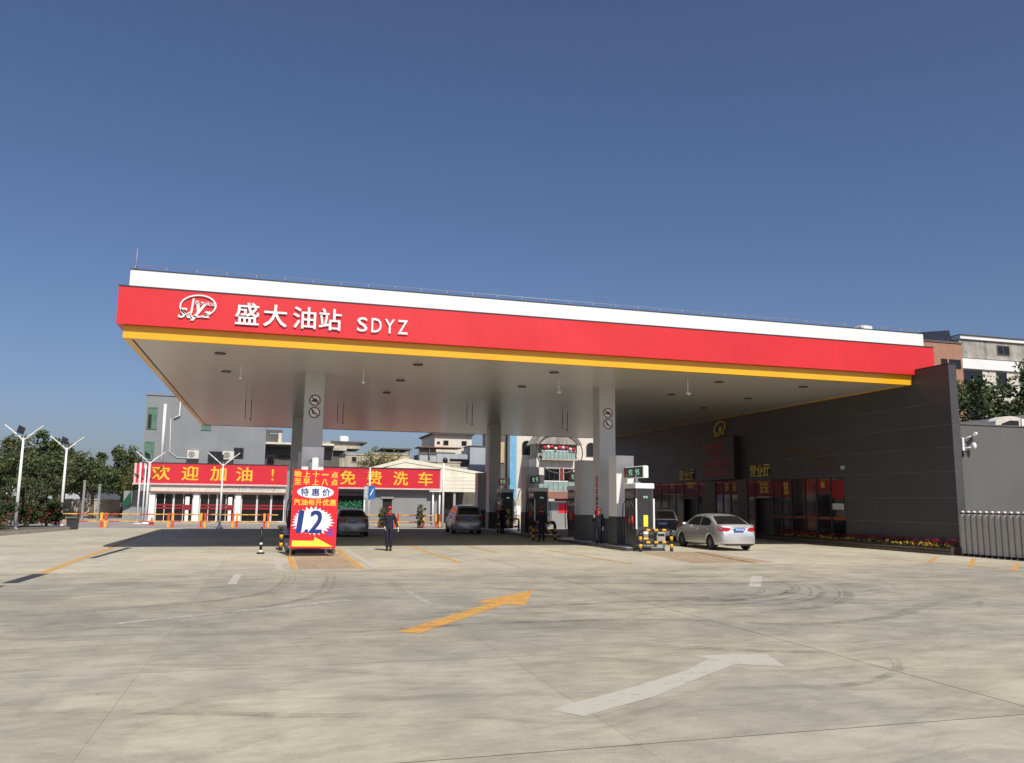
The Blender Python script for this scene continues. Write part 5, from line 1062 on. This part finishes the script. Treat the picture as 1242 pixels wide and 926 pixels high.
for z in (5.0, 8.0): MB().box(26.0, 27.6, 94.9, 94.99, z, z+1.1).build('dark_balcony', M['green'], h5)
window(h5, 25.75, 25.95, 94.98, 6.8, 7.8, 'frame', 'glass', .04); rebase(h5, 27, 97, 0)
h6 = thing('white_villa', 'white walled villa with arched dark windows and a blue pilaster behind the pumps', 'villa')
MB().box(23.2, 36.5, 80, 90, 0, 13).build('wall', M['creamw'], h6); MB().box(23.15, 23.85, 79.88, 79.995, 0, 13).build('blue_pilaster', M['blue'], h6); MB().box(22.4, 23.1, 81, 82, 0, 12).build('side_wall', M['dgrey'], h6); MB().box(22.4, 22.85, 80.9, 80.99, 5.9, 8.0).build('tan_panel', M['tan'], h6)
def arched(x0, x1, z0, z1):
    r_ = (x1-x0)/2; cx_ = (x0+x1)/2
    o = [(x0, z0)]+[(cx_-r_*math.cos(PI*k/10), z1-r_+r_*math.sin(PI*k/10)) for k in range(11)]+[(x1, z0)]
    f = MB().prism([(cx_+(u-cx_)*1.14, z0-.05+(v-z0)*1.04) for u, v in o], 'y', 79.93, 79.997).build('arched_window', M['dgrey'], h6); MB().prism(o, 'y', 79.90, 79.925).build('pane', M['glass'], f)
arched(24.5, 25.35, 6.75, 8.15); arched(24.5, 25.35, 3.6, 5.3); arched(31.5, 32.4, 6.75, 8.15); arched(31.5, 32.4, 3.6, 5.3); arched(27.9, 28.8, 9.6, 11); MB().box(31.2, 32.8, 79.8, 79.99, 5.9, 6.3).build('sill', M['white'], h6); rebase(h6, 29.9, 85, 0)
h7 = thing('festive_gatehouse', 'ornate gatehouse with teal balconies, red lanterns and a big ring before the white villa', 'gatehouse')
MB().box(24.9, 29.4, 76.6, 79, 0, 6.2).build('wall', M['creamw'], h7); MB().box(25.0, 29.2, 76.8, 79, 6.2, 7.6).build('upper_wall', M['oldgrey'], h7); MB().prism([(24.6, 7.6), (29.5, 7.6), (28.8, 8.6), (25.3, 8.6)], 'y', 76.0, 79).build('roof', M['oldgrey'], h7)
for z0, z1, a, b in ((6.15, 6.9, 25.3, 28.7), (3.1, 3.95, 24.9, 29.0)):
    n_ = 8
    for k in range(n_): MB().box(a+(b-a)*k/n_+.02, a+(b-a)*(k+1)/n_-.02, 76.0, 76.1, z0, z1).build('balcony_panel', M['teal'], h7)
    MB().box(a-.05, b+.05, 75.95, 76.6, z0-.12, z0-.01).build('balcony_floor', M['beige'], h7); MB().box(a-.05, b+.05, 75.97, 76.13, z1, z1+.09).build('balcony_rail', M['white'], h7)
window(h7, 25.7, 27.25, 76.58, 4.05, 5.25, 'frame', 'glass', .08, 2); window(h7, 27.75, 28.7, 76.58, 4.05, 5.25, 'frame', 'glass', .08, 1); MB().box(27.35, 27.65, 76.5, 76.59, 4.0, 5.3).build('red_couplet', M['darkred'], h7)
rg = MB(); rg.tube([(27.05+2.35*math.cos(2*PI*k/40), 75.8, 6.75+2.0*math.sin(2*PI*k/40)) for k in range(41)], .055, 6, False); rg.build('ring', M['dgrey'], h7)
rebase(h7, 27.1, 77.5, 0)
R_ = random.Random(17)
for i in range(9):
    t = thing('lantern', ('round red lantern' if i % 2 == 0 else 'small pale pink lantern')+' hung under the gatehouse roof, %s from left of the row' % ORD[i], 'lantern', 'lanterns on the gatehouse')
    MB().ell((0, 0, 0), (.19, .19, .17), 10, 7).build('lantern_body', M['redcloth'] if i % 2 == 0 else M['pinkedge'], t); MB().tube([(0, 0, .15), (0, 0, .45)], .015, 5).build('cord', M['black'], t); place(t, (25.5+.38*i, 75.9, 7.22+R_.uniform(-.12, .12)))
sd = thing('roadside_gate', 'grey metal gate with a red square poster under a terracotta awning between the pumps', 'gate')
MB().box(24.4, 27.4, 72.0, 72.1, 0, 1.98).build('gate_panel', M['gbuild2'], sd); MB().box(24.3, 27.5, 71.95, 72.15, 1.98, 2.1).build('top_rail', M['white'], sd); MB().box(25.55, 26.4, 71.985, 71.998, 1.0, 1.85).build('poster', M['signred'], sd); MB().prism([(72.0, 2.9), (71.0, 2.35), (71.0, 2.28), (72.0, 2.83)], 'x', 24.3, 27.3).build('awning', M['terra'], sd); MB().box(25.3, 27.0, 72.2, 72.4, 2.1, 2.75).build('red_board', M['darkred'], sd); rebase(sd, 25.9, 72, 0)
vw = thing('yard_wall', 'pale low yard wall at the back between the shed and the gate', 'wall'); MB().box(19.8, 24.3, 73, 73.2, 0, 2.2).build('wall_body', M['beige'], vw); MB().box(27.6, 40, 73, 73.2, 0, 2.2).build('wall_body', M['beige'], vw); MB().box(21.6, 22.2, 72.96, 72.99, .8, 1.6).build('notice', M['white'], vw); rebase(vw, 30, 73, 0)
h8 = thing('factory_building', 'pale factory with terracotta stair block and weathered parapet beyond the grey wall at right', 'factory')
MB().box(70, 80.55, 79.6, 92, 0, 21.7).build('brick_block', M['brick'], h8); MB().box(69.9, 80.65, 79.5, 92, 21.7, 21.9).build('coping', M['dgrey'], h8)
for z0, z1, m_ in ((0, 18.75, 'creamw'), (18.75, 20.1, 'white'), (20.1, 22.45, 'oldgrey'), (22.45, 22.9, 'white')): MB().box(80.6, 125, 80-(.25 if m_ == 'white' else 0), 95, z0+.003, z1).build('wall_band', M[m_], h8)
MB().box(80.6, 125, 79.6, 95, 22.905, 23.0).build('roof_edge', M['dgrey'], h8); MB().box(80.6, 125, 79.7, 80.0, 20.05, 20.09).build('string_course', M['dgrey'], h8)
window(h8, 86.4, 88.35, 79.98, 20.75, 22.0, 'dgrey', 'glass', .1, 1, 0)
for a, b in ((80.95, 83.8), (86.0, 87.6), (89.9, 92.5), (94, 97)):
    window(h8, a, b, 79.98, 16.7, 18.6, 'frame', 'glass', .1, 2, 1); window(h8, a, b, 79.98, 12.5, 15, 'frame', 'glass', .1, 2, 1)
for a, b in ((77.3, 78.2), (78.5, 80.2)): window(h8, a, b, 79.58, 18.6, 19.7, 'frame', 'glass', .08, 1, 0)
rebase(h8, 90, 86, 0)
so = thing('roof_solar_panel', 'dark tilted solar water panel on the roof of the terracotta block', 'solar panel')
so_m = MB(); A_ = [(75.0, 79.8, 21.95), (79.4, 79.8, 21.95), (81.4, 82.2, 24.0), (76.6, 82.2, 23.4)]; so_m.add(A_+[(x, y+.1, z-.12) for x, y, z in A_], [(0,1,2,3), (7,6,5,4), (0,4,5,1), (1,5,6,2), (2,6,7,3), (3,7,4,0)]); so_m.build('panel', M['solar'], so)
for x, z in ((77.0, 23.3), (80.8, 23.7)): MB().tube([(x, 82, 21.9), (x, 82, z)], .06, 6).build('leg', M['steel'], so)
for k in range(1, 6): q = k/6; MB().tube([Vector(A_[0]).lerp(Vector(A_[1]), q)+Vector((0, -.02, .03)), Vector(A_[3]).lerp(Vector(A_[2]), q)+Vector((0, -.02, .03))], .03, 5).build('rib', M['frame'], so)
rebase(so, 78, 81, 21.9)

# ------------------------------------------------------------------ trees, bushes and pots
def tree_meshes(seed, h, r, trunk_h, nleaf, ls, m):
    R_ = random.Random(seed); tk = MB(); cr = MB()
    top = Vector((R_.uniform(-.3, .3), R_.uniform(-.3, .3), h*.72)); base_r = 0.028*h
    tk.tube([(0, 0, -.1), (R_.uniform(-.1, .1), 0, trunk_h*.5), (R_.uniform(-.15, .15), R_.uniform(-.1, .1), trunk_h), tuple(top)], [base_r*1.3, base_r, base_r*.8, base_r*.25], 8)
    nb = 11
    for k in range(nb):
        z0 = trunk_h*.85+(h*.60-trunk_h*.85)*k/nb; a = k*2.4+R_.uniform(-.5, .5)
        rad = r*(0.55+0.45*math.sin(PI*(0.15+0.75*k/nb)))*R_.uniform(.65, 1.0)
        e = Vector((math.cos(a)*rad*.75, math.sin(a)*rad*.75, z0+h*R_.uniform(.10, .22))); b0 = Vector((0, 0, z0))
        tk.tube([b0, b0.lerp(e, .5)+Vector((0, 0, .15)), e], [base_r*.45, base_r*.3, base_r*.1], 5)
        for q in range(5):
            c = e+Vector((R_.gauss(0, r*.22), R_.gauss(0, r*.22), R_.gauss(0, h*.05))); s = r*R_.uniform(.16, .34)
            leaves(cr, c, (s*1.2, s*1.2, s*.85), int(nleaf/nb/6), ls, R_, 0.4, 0.3)
    for q in range(10):
        c = top+Vector((R_.gauss(0, r*.3), R_.gauss(0, r*.3), R_.uniform(0, h*.24))); s = r*R_.uniform(.14, .28); leaves(cr, c, (s, s, s), int(nleaf/70), ls, R_, 0.4, 0.3)
    return tk.mesh('trunk', M['bark']), cr.mesh('crown', m)
vA = [tree_meshes(s, 8.0, 2.7, 2.6, 5200, .20, M['leafA']) for s in (1, 2)]+[tree_meshes(3, 8.0, 2.7, 2.4, 5200, .20, M['leafB'])]
def tree(v, x, y, sc, rz, label, group, sz=None):
    t = thing('tree', label, 'tree', group); link('trunk', v[0], t); link('crown', v[1], t); place(t, (x, y, -.05), rz); t.scale = (sc, sc, sz or sc); return t
TL = [(0, -27.0, 84, 1.05, 0.2), (1, -23.4, 80, .88, 1.3), (2, -24.4, 92, 1.0, 2.2), (0, -20.0, 84, 1.02, 2.9), (1, -18.4, 77, .66, 4.0), (2, -18.0, 92, .82, .8), (0, -15.9, 86, .80, 5.0), (1, -13.9, 92, .84, 2.0), (2, -12.6, 87, .72, 3.3), (0, -30.5, 92, 1.05, 1.0), (1, -21.2, 96, .95, .4), (2, -15.2, 98, .95, 1.5)]
for i, (v, x, y, sc, rz) in enumerate(sorted(TL, key=lambda q: q[1]/q[2])):
    tree(vA[v], x, y, sc, rz, '%s roadside tree behind the street lamps, %s from the left of the row' % ('olive green' if v == 2 else 'dark green', ORD[i]), 'roadside trees at left')
vR = [tree_meshes(s, 8.0, 2.6, 1.8, 6500, .15, M['leafA']) for s in (8, 9)]
for i, (x, y, sc, rz, v) in enumerate(((60.2, 58.5, 1.60, 0, 0), (63.6, 59.5, 1.74, 2, 1), (67.0, 58.0, 1.66, 4, 0), (70.2, 60.5, 1.98, 1, 1), (65.5, 64, 1.78, 3, 0), (75, 62, 1.9, 5, 0))):
    tree(vR[v], x, y, sc, rz, 'dark dense tree above the grey yard wall at right, %s of the clump' % ORD[i], 'dark trees behind the yard wall')
vC = tree_meshes(14, 8.0, 2.4, 3.0, 3000, .17, M['leafC']); tree(vC, 11.3, 89.5, .98, .5, 'pale yellow green tree rising above the wash banner between the old houses', None)
vD = tree_meshes(15, 8.0, 2.6, 2.0, 3600, .18, M['leafA']); tree(vD, 24.0, 91, .74, 1.0, 'small dark round tree at the right end of the cream shed roof', None)
def bush(x, y, rx, h, n, label, red=0, seed=1, m='leafG', group=None):
    R_ = random.Random(seed); t = thing('bush', label, 'bush', group); lf = MB(); st_ = MB(); rb_ = MB()
    for k in range(9): a = R_.uniform(0, 6.3); st_.tube([(0, 0, 0), (math.cos(a)*rx*.4, math.sin(a)*rx*.4, h*.55), (math.cos(a)*rx*.7, math.sin(a)*rx*.7, h*.9)], [.03, .02, .008], 5)
    for k in range(26): c = (R_.gauss(0, rx*.42), R_.gauss(0, rx*.42), h*R_.uniform(.15, .85)); s = rx*R_.uniform(.2, .4); leaves(lf, c, (s, s, s*.8), n//26, .10, R_, 0.2, .2)
    for k in range(red): c = (R_.gauss(0, rx*.4), R_.gauss(-rx*.35, rx*.3), h*R_.uniform(.1, .6)); leaves(rb_, c, (.14, .14, .12), 8, .07, R_, 0, 0)
    st_.build('stem', M['bark'], t); stuff(lf.build('foliage', M[m], t))
    if red: stuff(rb_.build('red_blossom', M['leafR'], t))
    return place(t, (x, y, .1))
for i, (x, y, rx, h, sd_) in enumerate(((-18.6, 54.0, 1.5, 1.9, 1), (-16.4, 56.2, 1.6, 2.2, 2), (-15.0, 52.6, 1.1, 1.4, 3), (-14.3, 57.6, 1.3, 2.1, 4), (-13.3, 58.4, .9, 1.5, 5), (-17.6, 50.6, 1.1, 1.3, 6))):
    bush(x, y, rx*1.15, h*1.22, 3800, 'leafy bush with red blossom in the kerbed bed, %s from the left' % ORD[sorted(range(6), key=lambda q: [-18.6/54, -16.4/56.2, -15.0/52.6, -14.3/57.6, -13.3/58.4, -17.6/50.6][q]).index(i)], 26, sd_, group='flowering bushes in the left bed')
def potted(x, y, h, label, seed):
    t = bush(x, y, .34, h, 900, label, 0, seed, 'leafB'); t.name = 'potted_shrub'; t['category'] = 'potted plant'; MB().tube([(0, 0, -.1), (0, 0, .25)], [.2, .27], 12).build('pot', M['pot'], t); return t
potted(10.75, 60.4, 1.8, 'slim potted shrub before the barrier right of the standing attendant', 41); potted(7.95, 61.0, 1.5, 'slim potted shrub behind the standing attendant at the dark doorway', 42)
# far street furniture among the trees
for i, x in enumerate((-17.4, -15.2, -14.0)):
    t = thing('concrete_post', 'pale concrete post among the roadside trees, %s from left' % ORD[i], 'post', 'pale posts at the roadside'); MB().box(-.09, .09, -.09, .09, 0, 3.6-.3*i).build('post', M['gbuild'], t); MB().box(-.12, .12, -.12, .12, 3.6-.3*i, 3.7-.3*i).build('cap', M['gbuild'], t); place(t, (x, 78.5, 0))
fw_ = thing('roadside_wall', 'pale low roadside wall showing between the tree trunks at left', 'wall'); MB().box(-60, -11.8, 101, 101.3, 0, 1.7).build('wall_body', M['beige'], fw_); MB().box(-60, -11.8, 100.9, 101.4, 1.7, 1.8).build('coping', M['creamw'], fw_); rebase(fw_, -36, 101, 0)
lb_ = block('roadside_house', 'low bluish house half hidden behind the roadside trees at left', -40, -22, 112, 8, 4.2, 'bluew')
for k in range(5): window(lb_, -38+3.2*k, -36.4+3.2*k, 111.98, 1.3, 3.0, 'white', 'glass', .1, 1)
rebase(lb_, -31, 116, 0)

# ------------------------------------------------------------------ the lower ground behind the canopy: everything there stands 0.49 m lower and farther back
for o in [q for q in S.objects if q.parent is None and q.get('label')]:
    x, y, z = o.location
    if y > 58.3 and x < 45 and o.name.split('.')[0] not in ('petrol_station_canopy', 'station_shop', 'pump_island', 'island_cabinet') and not (x < -11.9 and y < 61):
        k = 1.25; o.location = (x*k, y*k, z*k+ZB)
        f = 1.1 if o['category'] == 'person' else 1.0 if o['category'] == 'car' else k
        o.scale = tuple(c*f for c in o.scale)
